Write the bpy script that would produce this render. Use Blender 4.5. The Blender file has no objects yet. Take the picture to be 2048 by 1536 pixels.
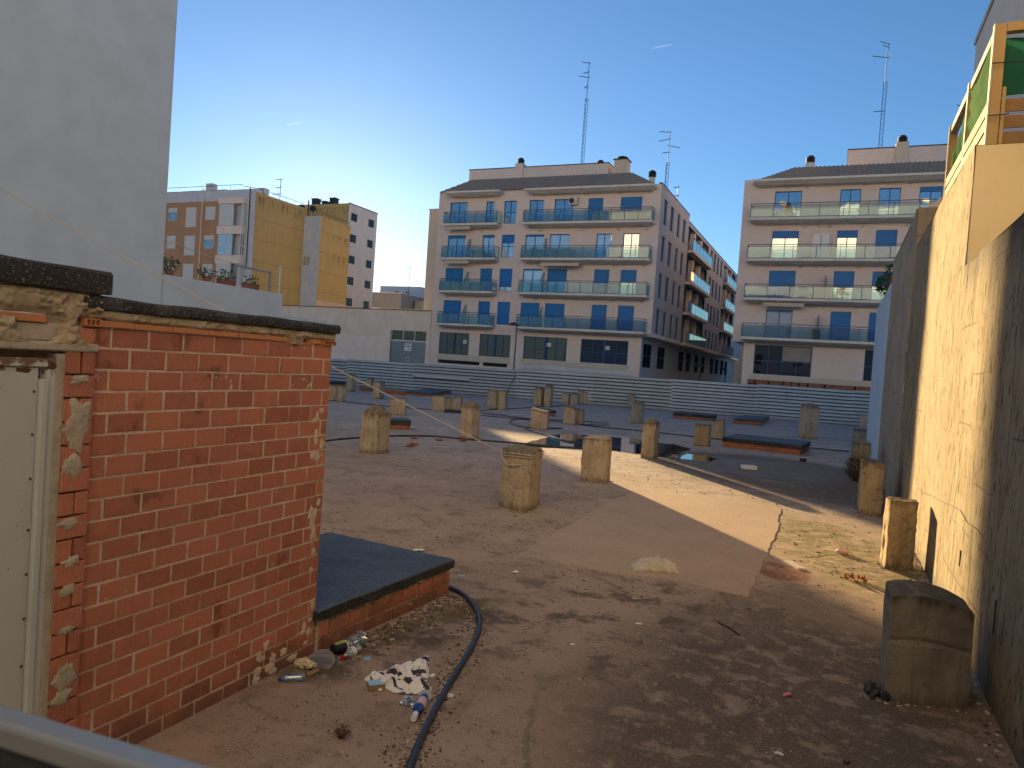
import bpy, bmesh, math, random
from mathutils import Vector, noise as mn
random.seed(7)
R=random.uniform
rad=math.radians
sc=bpy.context.scene
COL=sc.collection
# ------------------------------------------------------------------ camera geometry (site axes: X along street front, Y along side street)
F=1450.;H=2.55
P_,RO,YAW=rad(1.6),rad(3.9),rad(24)
sy,cy=math.sin(YAW),math.cos(YAW)
def w_(x,y,z): return Vector((x*cy-y*sy,x*sy+y*cy,z))
f0=w_(0,math.cos(P_),-math.sin(P_));r0=w_(1,0,0);u0=w_(0,math.sin(P_),math.cos(P_))
rr=r0*math.cos(RO)+u0*math.sin(RO)
uu=u0*math.cos(RO)-r0*math.sin(RO)
CAM=Vector((0,0,H))
def ray(x,y): return f0*F+rr*(x-1024)-uu*(y-768)
def G(x,y,z=0.0):
    d=ray(x,y);return CAM+d*((z-H)/d.z)
def PX(x,y,X):
    d=ray(x,y);return CAM+d*(X/d.x)
def PY(x,y,Y):
    d=ray(x,y);return CAM+d*(Y/d.y)
def HT(x,y,p):                       # height of the image point above ground point p
    d=ray(x,y);t=math.hypot(p.x,p.y)/math.hypot(d.x,d.y);return H+d.z*t
# ------------------------------------------------------------------ mesh helper
ORG={}
class MB:
    def __init__(s): s.v=[];s.f=[];s.m=[];s.r=[];s.h=[]
    def add(s,vs,fs,m=0,rnd=0.0,hh=None):
        b=len(s.v);s.v+=[tuple(v) for v in vs]
        s.h+=hh if hh else [0.5]*len(vs)
        for f in fs: s.f.append(tuple(b+i for i in f));s.m.append(m);s.r.append(rnd)
    def box(s,x0,x1,y0,y1,z0,z1,m=0,rnd=0.0):
        x0,x1=min(x0,x1),max(x0,x1);y0,y1=min(y0,y1),max(y0,y1);z0,z1=min(z0,z1),max(z0,z1)
        s.add([(x0,y0,z0),(x1,y0,z0),(x1,y1,z0),(x0,y1,z0),(x0,y0,z1),(x1,y0,z1),(x1,y1,z1),(x0,y1,z1)],
              [(3,2,1,0),(4,5,6,7),(0,1,5,4),(1,2,6,5),(2,3,7,6),(3,0,4,7)],m,rnd)
    def obox(s,c,ax,ay,az,m=0,rnd=0.0):   # oriented box: centre and three half vectors
        c=Vector(c);vs=[c+ax*i+ay*j+az*k for k in(-1,1) for i,j in((-1,-1),(1,-1),(1,1),(-1,1))]
        s.add(vs,[(3,2,1,0),(4,5,6,7),(0,1,5,4),(1,2,6,5),(2,3,7,6),(3,0,4,7)],m,rnd)
    def prism(s,pts,z0,z1,m=0,rnd=0.0):
        n=len(pts);vs=[(p[0],p[1],z0) for p in pts]+[(p[0],p[1],z1) for p in pts]
        fs=[tuple(range(n-1,-1,-1)),tuple(range(n,2*n))]+[(i,(i+1)%n,n+(i+1)%n,n+i) for i in range(n)]
        s.add(vs,fs,m,rnd)
    def bar(s,a,b,r,n=6,m=0,r2=None,rnd=0.0):
        s.tube([a,b],r,n,m,r2=r2,rnd=rnd)
    def tube(s,pts,r,n=8,m=0,r2=None,rnd=0.0,rs=None):
        pts=[Vector(p) for p in pts];k=len(pts);vs=[];up=Vector((0,0,1))
        for i,p in enumerate(pts):
            d=(pts[min(i+1,k-1)]-pts[max(i-1,0)]).normalized()
            a=d.cross(up if abs(d.z)<.95 else Vector((1,0,0))).normalized();b=d.cross(a)
            q=rs[i] if rs else (r if r2 is None else r+(r2-r)*i/(k-1))
            for j in range(n):
                t=2*math.pi*j/n;vs.append(p+a*math.cos(t)*q+b*math.sin(t)*q)
        fs=[(i*n+j,i*n+(j+1)%n,(i+1)*n+(j+1)%n,(i+1)*n+j) for i in range(k-1) for j in range(n)]
        fs+=[tuple(range(n-1,-1,-1)),tuple(range((k-1)*n,k*n))]
        s.add(vs,fs,m,rnd)
    def lathe(s,o,d,prof,n=16,m=0):        # profile of (distance along d, radius)
        o=Vector(o);d=Vector(d).normalized();s.tube([o+d*a for a,_ in prof],0,n,m,rs=[max(q,.0005) for _,q in prof])
    def grid(s,fn,nu,nv,m=0,rnd=0.0,hf=None,close=False):
        vs=[];hh=[]
        for j in range(nv+1):
            for i in range(nu+1):
                vs.append(fn(i/nu,j/nv));hh.append(hf(i/nu,j/nv) if hf else .5)
        fs=[(j*(nu+1)+i,j*(nu+1)+i+1,(j+1)*(nu+1)+i+1,(j+1)*(nu+1)+i) for j in range(nv) for i in range(nu)]
        s.add(vs,fs,m,rnd,hh)
    def lump(s,c,r,m=0,rnd=0.0,sq=(1,1,1),seg=5,amp=.3):
        c=Vector(c);vs=[];o=Vector((R(0,99),R(0,99),R(0,99)))
        for j in range(seg+1):
            t=math.pi*j/seg
            for i in range(seg+2):
                p=2*math.pi*i/(seg+2);d=Vector((math.sin(t)*math.cos(p),math.sin(t)*math.sin(p),math.cos(t)))
                k=r*(1+amp*mn.noise(d*1.3+o));vs.append(c+Vector((d.x*k*sq[0],d.y*k*sq[1],d.z*k*sq[2])))
        n=seg+2
        s.add(vs,[(j*n+i,(j+1)*n+i,(j+1)*n+(i+1)%n,j*n+(i+1)%n) for j in range(seg) for i in range(n)],m,rnd)
    def daub(s,x,y,z,ry,rz,m=0,th=.012):
        o=Vector((R(0,99),R(0,99),0));n=28;vs=[(x+th,y,z)];rings=3
        for k in range(1,rings+1):
            for i in range(n):
                t=2*math.pi*i/n;q=1+.55*mn.noise(Vector((math.cos(t)*1.3,math.sin(t)*1.3,0))+o)+.25*mn.noise(Vector((math.cos(t)*4,math.sin(t)*4,3))+o);f=k/rings*q
                vs.append((x+th*(1-(k/rings)**3)*(.8+.5*mn.noise(Vector((i*.9,k*2.1,o.x))))-(.004 if k==rings else 0),y+ry*f*math.cos(t),z+rz*f*math.sin(t)))
        fs=[(0,1+i,1+(i+1)%n) for i in range(n)]+[(1+(k-1)*n+i,1+k*n+i,1+k*n+(i+1)%n,1+(k-1)*n+(i+1)%n) for k in range(1,rings) for i in range(n)]
        s.add(vs,fs,m)
    def build(s,name,mats,parent=None,smooth=False,bevel=0,solid=0,fixn=False):
        if not isinstance(mats,(list,tuple)): mats=[mats]
        o0=ORG.get(parent.name_full,Vector((0,0,0))) if parent else None
        if parent is None:
            xs=[v[0] for v in s.v];ys=[v[1] for v in s.v];zs=[v[2] for v in s.v]
            o0=Vector(((min(xs)+max(xs))/2,(min(ys)+max(ys))/2,min(zs)))
        me=bpy.data.meshes.new(name)
        me.from_pydata([(v[0]-o0.x,v[1]-o0.y,v[2]-o0.z) for v in s.v],[],s.f)
        for m in mats: me.materials.append(m)
        me.polygons.foreach_set('material_index',s.m)
        a=me.attributes.new('rnd','FLOAT','FACE');a.data.foreach_set('value',s.r)
        a=me.attributes.new('hh','FLOAT','POINT');a.data.foreach_set('value',s.h)
        if smooth: me.polygons.foreach_set('use_smooth',[True]*len(s.f))
        me.validate();me.update()
        if fixn:
            bm=bmesh.new();bm.from_mesh(me);bmesh.ops.remove_doubles(bm,verts=bm.verts,dist=1e-5);bmesh.ops.recalc_face_normals(bm,faces=bm.faces);bm.to_mesh(me);bm.free()
        o=bpy.data.objects.new(name,me);COL.objects.link(o)
        if parent: o.parent=parent
        else: o.location=o0
        ORG[o.name_full]=o0
        if bevel:
            b=o.modifiers.new('bevel','BEVEL');b.width=bevel;b.segments=2;b.limit_method='ANGLE';b.angle_limit=rad(50)
        if solid:
            b=o.modifiers.new('solid','SOLIDIFY');b.thickness=solid
        return o
def tag(o,label=None,cat=None,group=None,kind=None):
    if label:o['label']=label
    if cat:o['category']=cat
    if group:o['group']=group
    if kind:o['kind']=kind
    return o
def thing(name,label,cat,loc,group=None):
    o=bpy.data.objects.new(name,None);COL.objects.link(o);o.location=loc;o.empty_display_size=.3
    ORG[o.name_full]=Vector(loc);return tag(o,label,cat,group)
# ------------------------------------------------------------------ materials
class NT:
    def __init__(s,name,rough=.8,spec=.3,metal=0):
        s.m=bpy.data.materials.new(name);s.m.use_nodes=True;s.t=s.m.node_tree
        s.b=[n for n in s.t.nodes if n.type=='BSDF_PRINCIPLED'][0];s.out=[n for n in s.t.nodes if n.type=='OUTPUT_MATERIAL'][0]
        s.b.inputs['Roughness'].default_value=rough;s.b.inputs['Specular IOR Level'].default_value=spec;s.b.inputs['Metallic'].default_value=metal
        s._p=None
    @property
    def p(s):
        if s._p is None: s._p=s.node('ShaderNodeNewGeometry').outputs['Position']
        return s._p
    def node(s,t,ins=None,**at):
        n=s.t.nodes.new(t)
        for k,v in at.items(): setattr(n,k,v)
        for k,v in (ins or {}).items(): s.put(n.inputs[k],v)
        return n
    def put(s,i,v):
        if isinstance(v,bpy.types.NodeSocket): s.t.links.new(v,i)
        else:
            if i.type=='RGBA' and len(v)==3: v=(*v,1)
            i.default_value=v
    def sc(s,x,y,z,vec=None): return s.node('ShaderNodeVectorMath',{0:vec or s.p,1:(x,y,z)},operation='MULTIPLY').outputs[0]
    def noise(s,scale,vec=None,detail=5,rough=.55,dist=0): return s.node('ShaderNodeTexNoise',{'Vector':vec or s.p,'Scale':scale,'Detail':detail,'Roughness':rough,'Distortion':dist}).outputs[0]
    def voro(s,scale,vec=None,feature='F1',out=0): return s.node('ShaderNodeTexVoronoi',{'Vector':vec or s.p,'Scale':scale},feature=feature).outputs[out]
    def step(s,f,a,b): return s.node('ShaderNodeMapRange',{0:f,1:a,2:b,3:0.,4:1.},interpolation_type='SMOOTHSTEP').outputs[0]
    def mix(s,f,a,b,mode='MIX'): return s.node('ShaderNodeMixRGB',{0:f,1:a,2:b},blend_type=mode).outputs[0]
    def ma(s,op,a,b=0.,clamp=False): return s.node('ShaderNodeMath',{0:a,1:b},operation=op,use_clamp=clamp).outputs[0]
    def attr(s,n): return s.node('ShaderNodeAttribute',attribute_name=n).outputs['Fac']
    def xyz(s): return s.node('ShaderNodeSeparateXYZ',{0:s.p}).outputs
    def ell(s,c,r,ang=0,edge=.35,warp=.35,wscale=1.2):
        q=s.node('ShaderNodeMapping',{'Vector':s.p,'Location':(c[0],c[1],0),'Rotation':(0,0,ang),'Scale':(r[0],r[1],1e3)},vector_type='TEXTURE').outputs[0]
        l=s.node('ShaderNodeVectorMath',{0:q},operation='LENGTH').outputs['Value']
        n=s.ma('MULTIPLY',s.ma('SUBTRACT',s.noise(wscale,detail=6),.5),warp*2)
        return s.step(s.ma('ADD',l,n),1.0,1.0-edge)
    def col(s,c): s.put(s.b.inputs['Base Color'],c);return s
    def rough(s,c): s.put(s.b.inputs['Roughness'],c);return s
    def bump(s,h,strength=.5,dist=.01):
        s.put(s.b.inputs['Normal'],s.node('ShaderNodeBump',{'Height':h,'Strength':strength,'Distance':dist}).outputs[0]);return s
def plain(name,c,rough=.7,spec=.3,metal=0,var=.12,scale=6):
    t=NT(name,rough,spec,metal);d=tuple(x*(1-var*2) for x in c)
    n=t.noise(scale);t.col(t.mix(n,c,d));return t.m
def mask3(t,*a): return a
M={}
# concrete / render of the pillars
def pillar_mat(name,c1,c2,topd=.8):
    t=NT(name,.92,.15);n=t.noise(2.5,detail=7,rough=.65);c=t.mix(t.step(n,.3,.7),c1,c2)
    st=t.noise(1,t.sc(14,14,1.1),detail=4);c=t.mix(t.ma('MULTIPLY',t.step(st,.48,.64),.55),c,tuple(x*.55 for x in c1))
    pt=t.noise(7,detail=6,rough=.7);c=t.mix(t.ma('MULTIPLY',t.step(pt,.56,.66),.6),c,(.13,.105,.08))
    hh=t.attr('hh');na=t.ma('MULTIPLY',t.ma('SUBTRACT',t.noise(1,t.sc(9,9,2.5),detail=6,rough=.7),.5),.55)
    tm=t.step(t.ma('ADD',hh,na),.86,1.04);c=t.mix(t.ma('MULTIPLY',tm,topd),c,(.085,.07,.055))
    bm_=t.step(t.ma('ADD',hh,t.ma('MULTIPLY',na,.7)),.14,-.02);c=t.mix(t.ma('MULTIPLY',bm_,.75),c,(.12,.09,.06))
    sp=t.noise(55,detail=3);c=t.mix(t.ma('MULTIPLY',t.step(sp,.6,.75),.35),c,(.1,.08,.06))
    t.col(c);t.bump(t.ma('ADD',t.noise(22,detail=7,rough=.7),t.ma('MULTIPLY',t.noise(4),1.5)),.8,.02);return t.m
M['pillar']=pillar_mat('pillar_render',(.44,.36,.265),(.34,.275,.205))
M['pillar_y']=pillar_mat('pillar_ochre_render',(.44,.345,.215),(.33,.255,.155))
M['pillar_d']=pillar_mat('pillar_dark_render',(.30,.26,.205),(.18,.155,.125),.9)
def _rub():
    t=NT('rubble_mortar',.95,.1);v=t.voro(38);n=t.noise(6,detail=6)
    c=t.mix(t.step(v,.1,.6),(.42,.35,.25),(.14,.11,.08));c=t.mix(t.step(n,.45,.75),c,(.12,.1,.08))
    t.col(c);t.bump(v,-.9,.02);return t.m
M['rubble']=_rub()
def _rubl():
    t=NT('pebble_mortar',.95,.1);n=t.noise(9,detail=6);a=t.attr('rnd')
    c=t.mix(t.step(n,.3,.75),(.45,.37,.25),(.30,.235,.155));c=t.mix(t.ma('MULTIPLY',a,.5),c,(.16,.125,.085))
    tz=t.xyz()[2];c=t.mix(t.ma('MULTIPLY',t.step(t.ma('ADD',t.noise(5),t.ma('MULTIPLY',0,1)),.52,.72),.6),c,(.11,.085,.06))
    t.col(c);t.bump(t.noise(120,detail=4),.6,.006);return t.m
M['pebbles']=_rubl()
def _wallR():
    t=NT('stained_concrete',.9,.2);n=t.noise(.8,detail=8,rough=.65)
    c=t.mix(t.step(n,.3,.72),(.295,.25,.17),(.225,.19,.125))
    s1=t.noise(1,t.sc(5,9,.9),detail=7,rough=.7);c=t.mix(t.ma('MULTIPLY',t.step(s1,.52,.66),.6),c,(.085,.068,.038))
    s2=t.noise(1,t.sc(10,30,2.2),detail=5,rough=.65);s3=t.noise(.55,detail=3)
    c=t.mix(t.ma('MULTIPLY',t.ma('MULTIPLY',t.step(s2,.52,.60),t.step(s3,.42,.6)),.8),c,(.055,.047,.026))
    bl2=t.noise(2.2,t.sc(1,1,.7),detail=8,rough=.7);c=t.mix(t.ma('MULTIPLY',t.step(bl2,.52,.62),.45),c,(.105,.085,.05))
    dv=t.voro(1,t.sc(5,5,1.6));dn_=t.noise(2.0,detail=5);c=t.mix(t.ma('MULTIPLY',t.ma('MULTIPLY',t.step(t.ma('ADD',dv,t.ma('MULTIPLY',t.noise(24,detail=4),.3)),.36,.26),t.step(dn_,.46,.54)),.85),c,(.05,.042,.024))
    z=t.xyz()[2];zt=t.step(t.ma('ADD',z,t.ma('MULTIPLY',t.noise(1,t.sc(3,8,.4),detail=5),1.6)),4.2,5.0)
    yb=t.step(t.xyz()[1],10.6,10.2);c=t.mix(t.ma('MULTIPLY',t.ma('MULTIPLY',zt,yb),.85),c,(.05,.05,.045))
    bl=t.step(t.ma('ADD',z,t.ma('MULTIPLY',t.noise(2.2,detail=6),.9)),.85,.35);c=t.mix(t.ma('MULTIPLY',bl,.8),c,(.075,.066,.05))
    pt=t.noise(16,t.sc(1,1,.35),detail=4);c=t.mix(t.ma('MULTIPLY',t.step(pt,.60,.66),.85),c,(.04,.033,.022))
    # board-marked pour joints
    jl=t.ma('PINGPONG',t.ma('ADD',z,t.ma('MULTIPLY',t.noise(1.5),.05)),.28)
    jm=t.ma('MULTIPLY',t.step(jl,.02,.0),t.step(t.noise(1.1,t.sc(1,.8,2)),.5,.62));c=t.mix(t.ma('MULTIPLY',jm,.6),c,(.12,.1,.07))
    t.col(c);t.bump(t.ma('ADD',t.noise(14,detail=8,rough=.7),t.ma('ADD',t.ma('MULTIPLY',s1,1.2),t.ma('MULTIPLY',jm,-.8))),.6,.025);return t.m
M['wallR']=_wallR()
def _wallG():
    t=NT('grey_concrete',.92,.15);n=t.noise(.9,detail=8,rough=.65);c=t.mix(t.step(n,.3,.7),(.36,.30,.235),(.25,.21,.165))
    s1=t.noise(1,t.sc(5,5,.8),detail=6,rough=.7);c=t.mix(t.ma('MULTIPLY',t.step(s1,.55,.75),.55),c,(.11,.095,.075))
    z=t.xyz()[2];jl=t.ma('PINGPONG',t.ma('ADD',z,t.ma('MULTIPLY',t.noise(1.2),.08)),.42)
    jm=t.ma('MULTIPLY',t.step(jl,.035,.0),t.step(t.noise(1.4,t.sc(1,1.2,3)),.48,.6));c=t.mix(t.ma('MULTIPLY',jm,.6),c,(.1,.085,.07))
    t.col(c);t.bump(t.noise(15,detail=7),.5,.02);return t.m
M['wallG']=_wallG()
def stucco(name,c,d,sc=1.2,rough=.9,b=.25,st=.25):
    t=NT(name,rough,.2);n=t.noise(sc,detail=8,rough=.6);k=t.mix(t.step(n,.3,.75),c,d)
    s1=t.noise(1,t.sc(3,3,.25),detail=6,rough=.7);k=t.mix(t.ma('MULTIPLY',t.step(s1,.56,.78),st),k,tuple(x*.5 for x in d))
    t.col(k);t.bump(t.noise(60,detail=4),b,.004);return t.m
M['cream']=stucco('bluish_bounce_render',(.86,.91,.96),(.82,.87,.92),st=.08)  # bluish white chosen to cool the fill bounced by the added building
M['white']=stucco('white_paint',(.45,.55,.66),(.40,.485,.58),st=.14)
M['whitegrey']=stucco('grey_white_render',(.58,.59,.62),(.50,.51,.54),st=.3)
M['ochre']=stucco('ochre_stucco',(.74,.58,.34),(.66,.51,.29),st=.15)
M['gable']=stucco('grey_beige_render',(.62,.58,.54),(.57,.53,.49),st=.1)
M['beige']=stucco('beige_render',(.62,.54,.43),(.56,.48,.38),st=.15)
M['peach']=stucco('peach_render',(.62,.48,.35),(.56,.43,.32),st=.15)
M['pinkplaster']=stucco('pale_pink_plaster',(.82,.70,.59),(.74,.62,.52),st=.2)
M['band']=stucco('stone_band',(.60,.53,.42),(.53,.46,.37),st=.2)
M['slab']=stucco('balcony_concrete',(.72,.67,.61),(.60,.56,.50),st=.4)
M['grey_block']=stucco('grey_render',(.30,.29,.27),(.27,.26,.24))
def facing(name,c,d,h=.09,wd=.3,mort=(.55,.48,.40)):
    t=NT(name,.85,.2);x,y,z=t.xyz();s=t.ma('ADD',x,y)
    v=t.node('ShaderNodeCombineXYZ',{0:s,1:z,2:0.}).outputs[0]
    b=t.node('ShaderNodeTexBrick',{'Vector':v,'Color1':(*c,1),'Color2':(*d,1),'Mortar':(*mort,1),'Scale':1.0,'Mortar Size':.006,'Mortar Smooth':.2,'Brick Width':wd,'Row Height':h,'Bias':0.0})
    n=t.noise(.35,detail=6,rough=.6);k=t.mix(t.ma('MULTIPLY',t.step(n,.3,.75),.5),b.outputs[0],tuple(q*.86 for q in d))
    n2=t.noise(1,t.sc(1.2,1.2,9),detail=5,rough=.7);k=t.mix(t.ma('MULTIPLY',t.step(n2,.5,.8),.3),k,tuple(q*.7 for q in d))
    t.col(k);t.bump(b.outputs[1],-.35,.01);return t.m
M['face']=facing('pale_pink_facing_brick',(.80,.665,.605),(.73,.60,.545))
M['faceshaded']=facing('facing_brick_shaded',(.43,.455,.50),(.40,.425,.47),mort=(.41,.435,.48))  # same facing brick; the side's blue-grey shade is put into its colour
M['orange']=facing('orange_facing_brick',(.50,.28,.15),(.42,.235,.13),h=.08,wd=.25,mort=(.42,.30,.2))
def _ywall():
    t=NT('ochre_metal_cladding',.6,.35);x,y,z=t.xyz()
    n=t.noise(.5,detail=5);c=t.mix(n,(.52,.37,.14),(.44,.31,.115))
    zc=t.ma('PINGPONG',z,1.2);zl=t.step(zc,.05,.0);yl=t.step(t.ma('PINGPONG',y,.65),.035,.0);yr=t.noise(1,t.sc(1,1.1,.6))
    c=t.mix(t.ma('MULTIPLY',t.ma('MAXIMUM',zl,t.ma('MULTIPLY',yl,t.step(yr,.45,.6))),.6),c,(.16,.095,.03))
    st=t.noise(1,t.sc(6,6,.35),detail=5,rough=.7)
    below=t.ma('FRACT',t.ma('DIVIDE',t.ma('ADD',z,.02),2.4));hi=t.step(below,.35,1.0)
    reg=t.ma('MAXIMUM',t.step(z,16.6,18.2),t.ma('MULTIPLY',t.step(t.xyz()[1],69.8,74),t.step(z,11.5,13)))
    c=t.mix(t.ma('MULTIPLY',t.ma('MULTIPLY',t.step(st,.50,.60),hi),t.ma('MULTIPLY',reg,.95)),c,(.05,.035,.02))
    s2=t.noise(1,t.sc(2,2,.2),detail=5);c=t.mix(t.ma('MULTIPLY',t.step(s2,.5,.8),.4),c,(.30,.19,.05))
    t.col(c);rb=t.ma('PINGPONG',y,.11);t.bump(rb,.35,.05);return t.m
M['ywall']=_ywall()
def _corr(name,c,d,per,ax):
    t=NT(name,.5,.4);x=t.xyz()[ax];n=t.noise(.7,detail=5);k=t.mix(t.step(n,.3,.75),c,d)
    s1=t.noise(1,t.sc(4,4,.4),detail=5);k=t.mix(t.ma('MULTIPLY',t.step(s1,.55,.8),.35),k,tuple(q*.5 for q in d))
    t.col(k);t.bump(t.ma('PINGPONG',x,per/2),.6,.06);return t.m
M['shed']=_corr('ribbed_beige_cladding',(.80,.66,.53),(.72,.58,.46),.3,0)
M['sheddoor']=_corr('ribbed_grey_door',(.23,.27,.28),(.19,.23,.24),.13,0)
def _fence():
    t=NT('galvanised_sheet',.45,.45,.25);n=t.noise(.9,detail=7,rough=.65);k=t.mix(t.step(n,.3,.75),(.45,.515,.565),(.36,.42,.465))
    s=t.noise(1,t.sc(6,6,1.2),detail=5);k=t.mix(t.ma('MULTIPLY',t.step(s,.6,.8),.4),k,(.2,.19,.17))
    k=t.mix(t.ma('MULTIPLY',t.attr('rnd'),.3),k,(.24,.26,.27))
    z=t.xyz()[2];k=t.mix(t.ma('MULTIPLY',t.step(z,.3,.0),.4),k,(.18,.15,.12));t.col(k);t.bump(n,.2,.03);return t.m
M['fence']=_fence();M['groove_shade']=plain('painted_groove_shade',(.055,.075,.095),.8,var=.25,scale=3)  # dark colour painted into the fence grooves in place of their shade
def _brick():
    t=NT('hollow_clay_brick',.88,.2);r=t.attr('rnd');n=t.noise(8,detail=7,rough=.65)
    c=t.mix(r,(.52,.20,.125),(.36,.135,.09));c=t.mix(t.ma('MULTIPLY',t.step(n,.45,.75),.45),c,(.58,.24,.14))
    st=t.noise(1,t.sc(20,34,3),detail=5,rough=.7);c=t.mix(t.ma('MULTIPLY',t.step(st,.58,.7),.35),c,(.42,.31,.215))
    dk=t.noise(3.3,detail=4);c=t.mix(t.ma('MULTIPLY',t.step(dk,.62,.72),.55),c,(.10,.045,.03))
    sp=t.noise(70,t.sc(1,1,.4),detail=3);c=t.mix(t.ma('MULTIPLY',t.step(sp,.66,.72),.6),c,(.5,.4,.3))
    z=t.xyz()[2];lo=t.step(t.ma('ADD',z,t.ma('MULTIPLY',t.noise(4,detail=6),.5)),.55,.2);c=t.mix(t.ma('MULTIPLY',lo,.75),c,(.13,.08,.055))
    t.col(c);y=t.xyz()[1];rb=t.ma('PINGPONG',y,.0065)
    t.bump(t.ma('ADD',t.ma('MULTIPLY',rb,140),t.ma('MULTIPLY',t.noise(30,detail=6),.7)),.6,.006);return t.m
M['brick']=_brick()
def _brick2():
    t=NT('old_clay_brick',.9,.15);x,y,z=t.xyz();v=t.node('ShaderNodeCombineXYZ',{0:t.ma('ADD',x,y),1:z,2:0.}).outputs[0]
    b=t.node('ShaderNodeTexBrick',{'Vector':v,'Color1':(.36,.11,.055,1),'Color2':(.27,.085,.045,1),'Mortar':(.30,.23,.17,1),'Scale':1.,'Mortar Size':.008,'Brick Width':.26,'Row Height':.115})
    n=t.noise(5,detail=7,rough=.7);c=t.mix(t.ma('MULTIPLY',t.step(n,.5,.68),.7),b.outputs[0],(.13,.08,.06));n2=t.noise(11,detail=5)
    c=t.mix(t.ma('MULTIPLY',t.step(n2,.62,.7),.6),c,(.45,.36,.28));t.col(c);t.bump(n,.5,.02);return t.m
M['brick2']=_brick2()
def _mortar():
    t=NT('lime_mortar',.95,.1);n=t.noise(12,detail=7,rough=.7);t.col(t.mix(t.step(n,.35,.7),(.62,.51,.40),(.46,.37,.29)));t.bump(t.noise(60,detail=5),.7,.01);return t.m
M['mortar']=_mortar()
def _daub():
    t=NT('grey_lintel_mortar',.95,.1);n=t.noise(7,detail=7,rough=.7);t.col(t.mix(t.step(n,.35,.7),(.44,.39,.31),(.33,.285,.22)));t.bump(t.noise(40,detail=6),.6,.01);return t.m
M['daub']=_daub()
def _tile():
    t=NT('thin_clay_tile',.85,.2);n=t.noise(10,detail=5);c=t.mix(n,(.55,.24,.10),(.44,.18,.08));z=t.xyz()[2]
    t.col(c);t.bump(t.ma('PINGPONG',z,.01),.5,.05);return t.m
M['tile']=_tile()
def _tar(name,c1,c2):
    t=NT(name,.78,.35);n=t.noise(1.2,detail=5);g=t.noise(62,detail=4,rough=.8);c=t.mix(t.step(n,.3,.7),c1,c2);du=t.noise(2.3,detail=7,rough=.65);c=t.mix(t.ma('MULTIPLY',t.step(du,.5,.66),.35),c,(.17,.165,.16))
    c=t.mix(t.ma('MULTIPLY',t.step(g,.55,.68),.75),c,(.26,.29,.33));c=t.mix(t.ma('MULTIPLY',t.step(g,.46,.36),.8),c,(.01,.011,.013))
    t.col(c);t.bump(g,.9,.006);return t.m
M['tar']=_tar('slate_mineral_felt',(.085,.115,.155),(.060,.082,.110))
M['tarside']=_tar('dark_bitumen_felt',(.022,.022,.024),(.03,.027,.025))
M['tarflat']=plain('black_tar',(.02,.02,.022),.7)
M['rust']=plain('rusty_steel',(.16,.065,.03),.9,var=.3,scale=30)
def _door():
    t=NT('faded_green_paint',.55,.35);n=t.noise(2.5,detail=6);c=t.mix(n,(.50,.535,.51),(.42,.455,.44))
    s=t.noise(1,t.sc(14,14,.8),detail=5);c=t.mix(t.ma('MULTIPLY',t.step(s,.58,.75),.4),c,(.40,.34,.20))
    r=t.noise(18,detail=6,rough=.7);z=t.xyz()[2];e=t.step(z,2.28,2.4);c=t.mix(t.ma('MULTIPLY',t.step(t.ma('ADD',r,t.ma('MULTIPLY',e,.22)),.66,.72),.9),c,(.15,.06,.03))
    t.col(c);t.bump(t.noise(4),.2,.01);return t.m
M['door']=_door()
def _roof():
    t=NT('clay_roof_tile',.9,.15);n=t.noise(3,detail=6);n2=t.noise(14,detail=5,rough=.7);c=t.mix(n,(.36,.28,.22),(.23,.185,.15));c=t.mix(t.step(n2,.5,.75),c,(.46,.38,.29));t.col(c);t.bump(n2,.4,.02);return t.m
M['roof']=_roof()
def _shut():
    t=NT('blue_roller_shutter',.5,.35);z=t.xyz()[2];n=t.noise(.8);t.col(t.mix(n,(.013,.17,.47),(.010,.14,.40)));t.bump(t.ma('PINGPONG',z,.025),.5,.04);return t.m
M['shutter']=_shut()
M['bframe']=plain('blue_window_frame',(.010,.065,.22),.4,.4,var=.1)
M['rail']=plain('blue_grey_rail_paint',(.025,.055,.095),.4,.5,var=.1)
M['wshut']=plain('white_roller_shutter',(.62,.62,.60),.5,var=.04)
M['wframe']=plain('white_window_frame',(.68,.68,.66),.45,var=.03)
M['bkframe']=plain('black_window_frame',(.03,.03,.035),.4)
def glassy(name,c,fac=.4,wav=.15,dark=(.02,.025,.03)):
    t=NT(name,.05,.5);n=t.noise(.35,detail=2)
    df=t.node('ShaderNodeBsdfDiffuse',{'Color':(*c,1)}).outputs[0]
    bm_=t.node('ShaderNodeBump',{'Height':n,'Strength':wav,'Distance':.3}).outputs[0]
    gl=t.node('ShaderNodeBsdfGlossy',{'Color':(.9,.95,1,1),'Roughness':.02,'Normal':bm_}).outputs[0]
    mx=t.node('ShaderNodeMixShader',{0:fac,1:df,2:gl}).outputs[0];t.t.links.new(mx,t.out.inputs[0]);return t.m
M['glass']=glassy('window_glass_blue',(.02,.05,.11),.38)
M['glassw']=glassy('window_glass_curtain',(.30,.28,.25),.42)
M['glassd']=glassy('window_glass_dark',(.030,.045,.06),.055,.05)
M['glassbk']=glassy('window_glass_black',(.012,.014,.016),.07,.05)
def balc(name,c,alpha,gf):
    t=NT(name);tr=t.node('ShaderNodeBsdfTransparent',{'Color':(*c,1)}).outputs[0]
    df=t.node('ShaderNodeBsdfDiffuse',{'Color':(.22,.30,.33,1)}).outputs[0]
    gl=t.node('ShaderNodeBsdfGlossy',{'Color':(.85,.95,.95,1),'Roughness':.03}).outputs[0]
    a=t.node('ShaderNodeMixShader',{0:alpha,1:tr,2:df}).outputs[0]
    b=t.node('ShaderNodeMixShader',{0:gf,1:a,2:gl}).outputs[0];t.t.links.new(b,t.out.inputs[0]);return t.m
M['bglass']=balc('balcony_glass',(.66,.80,.87),.07,.05)
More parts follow.
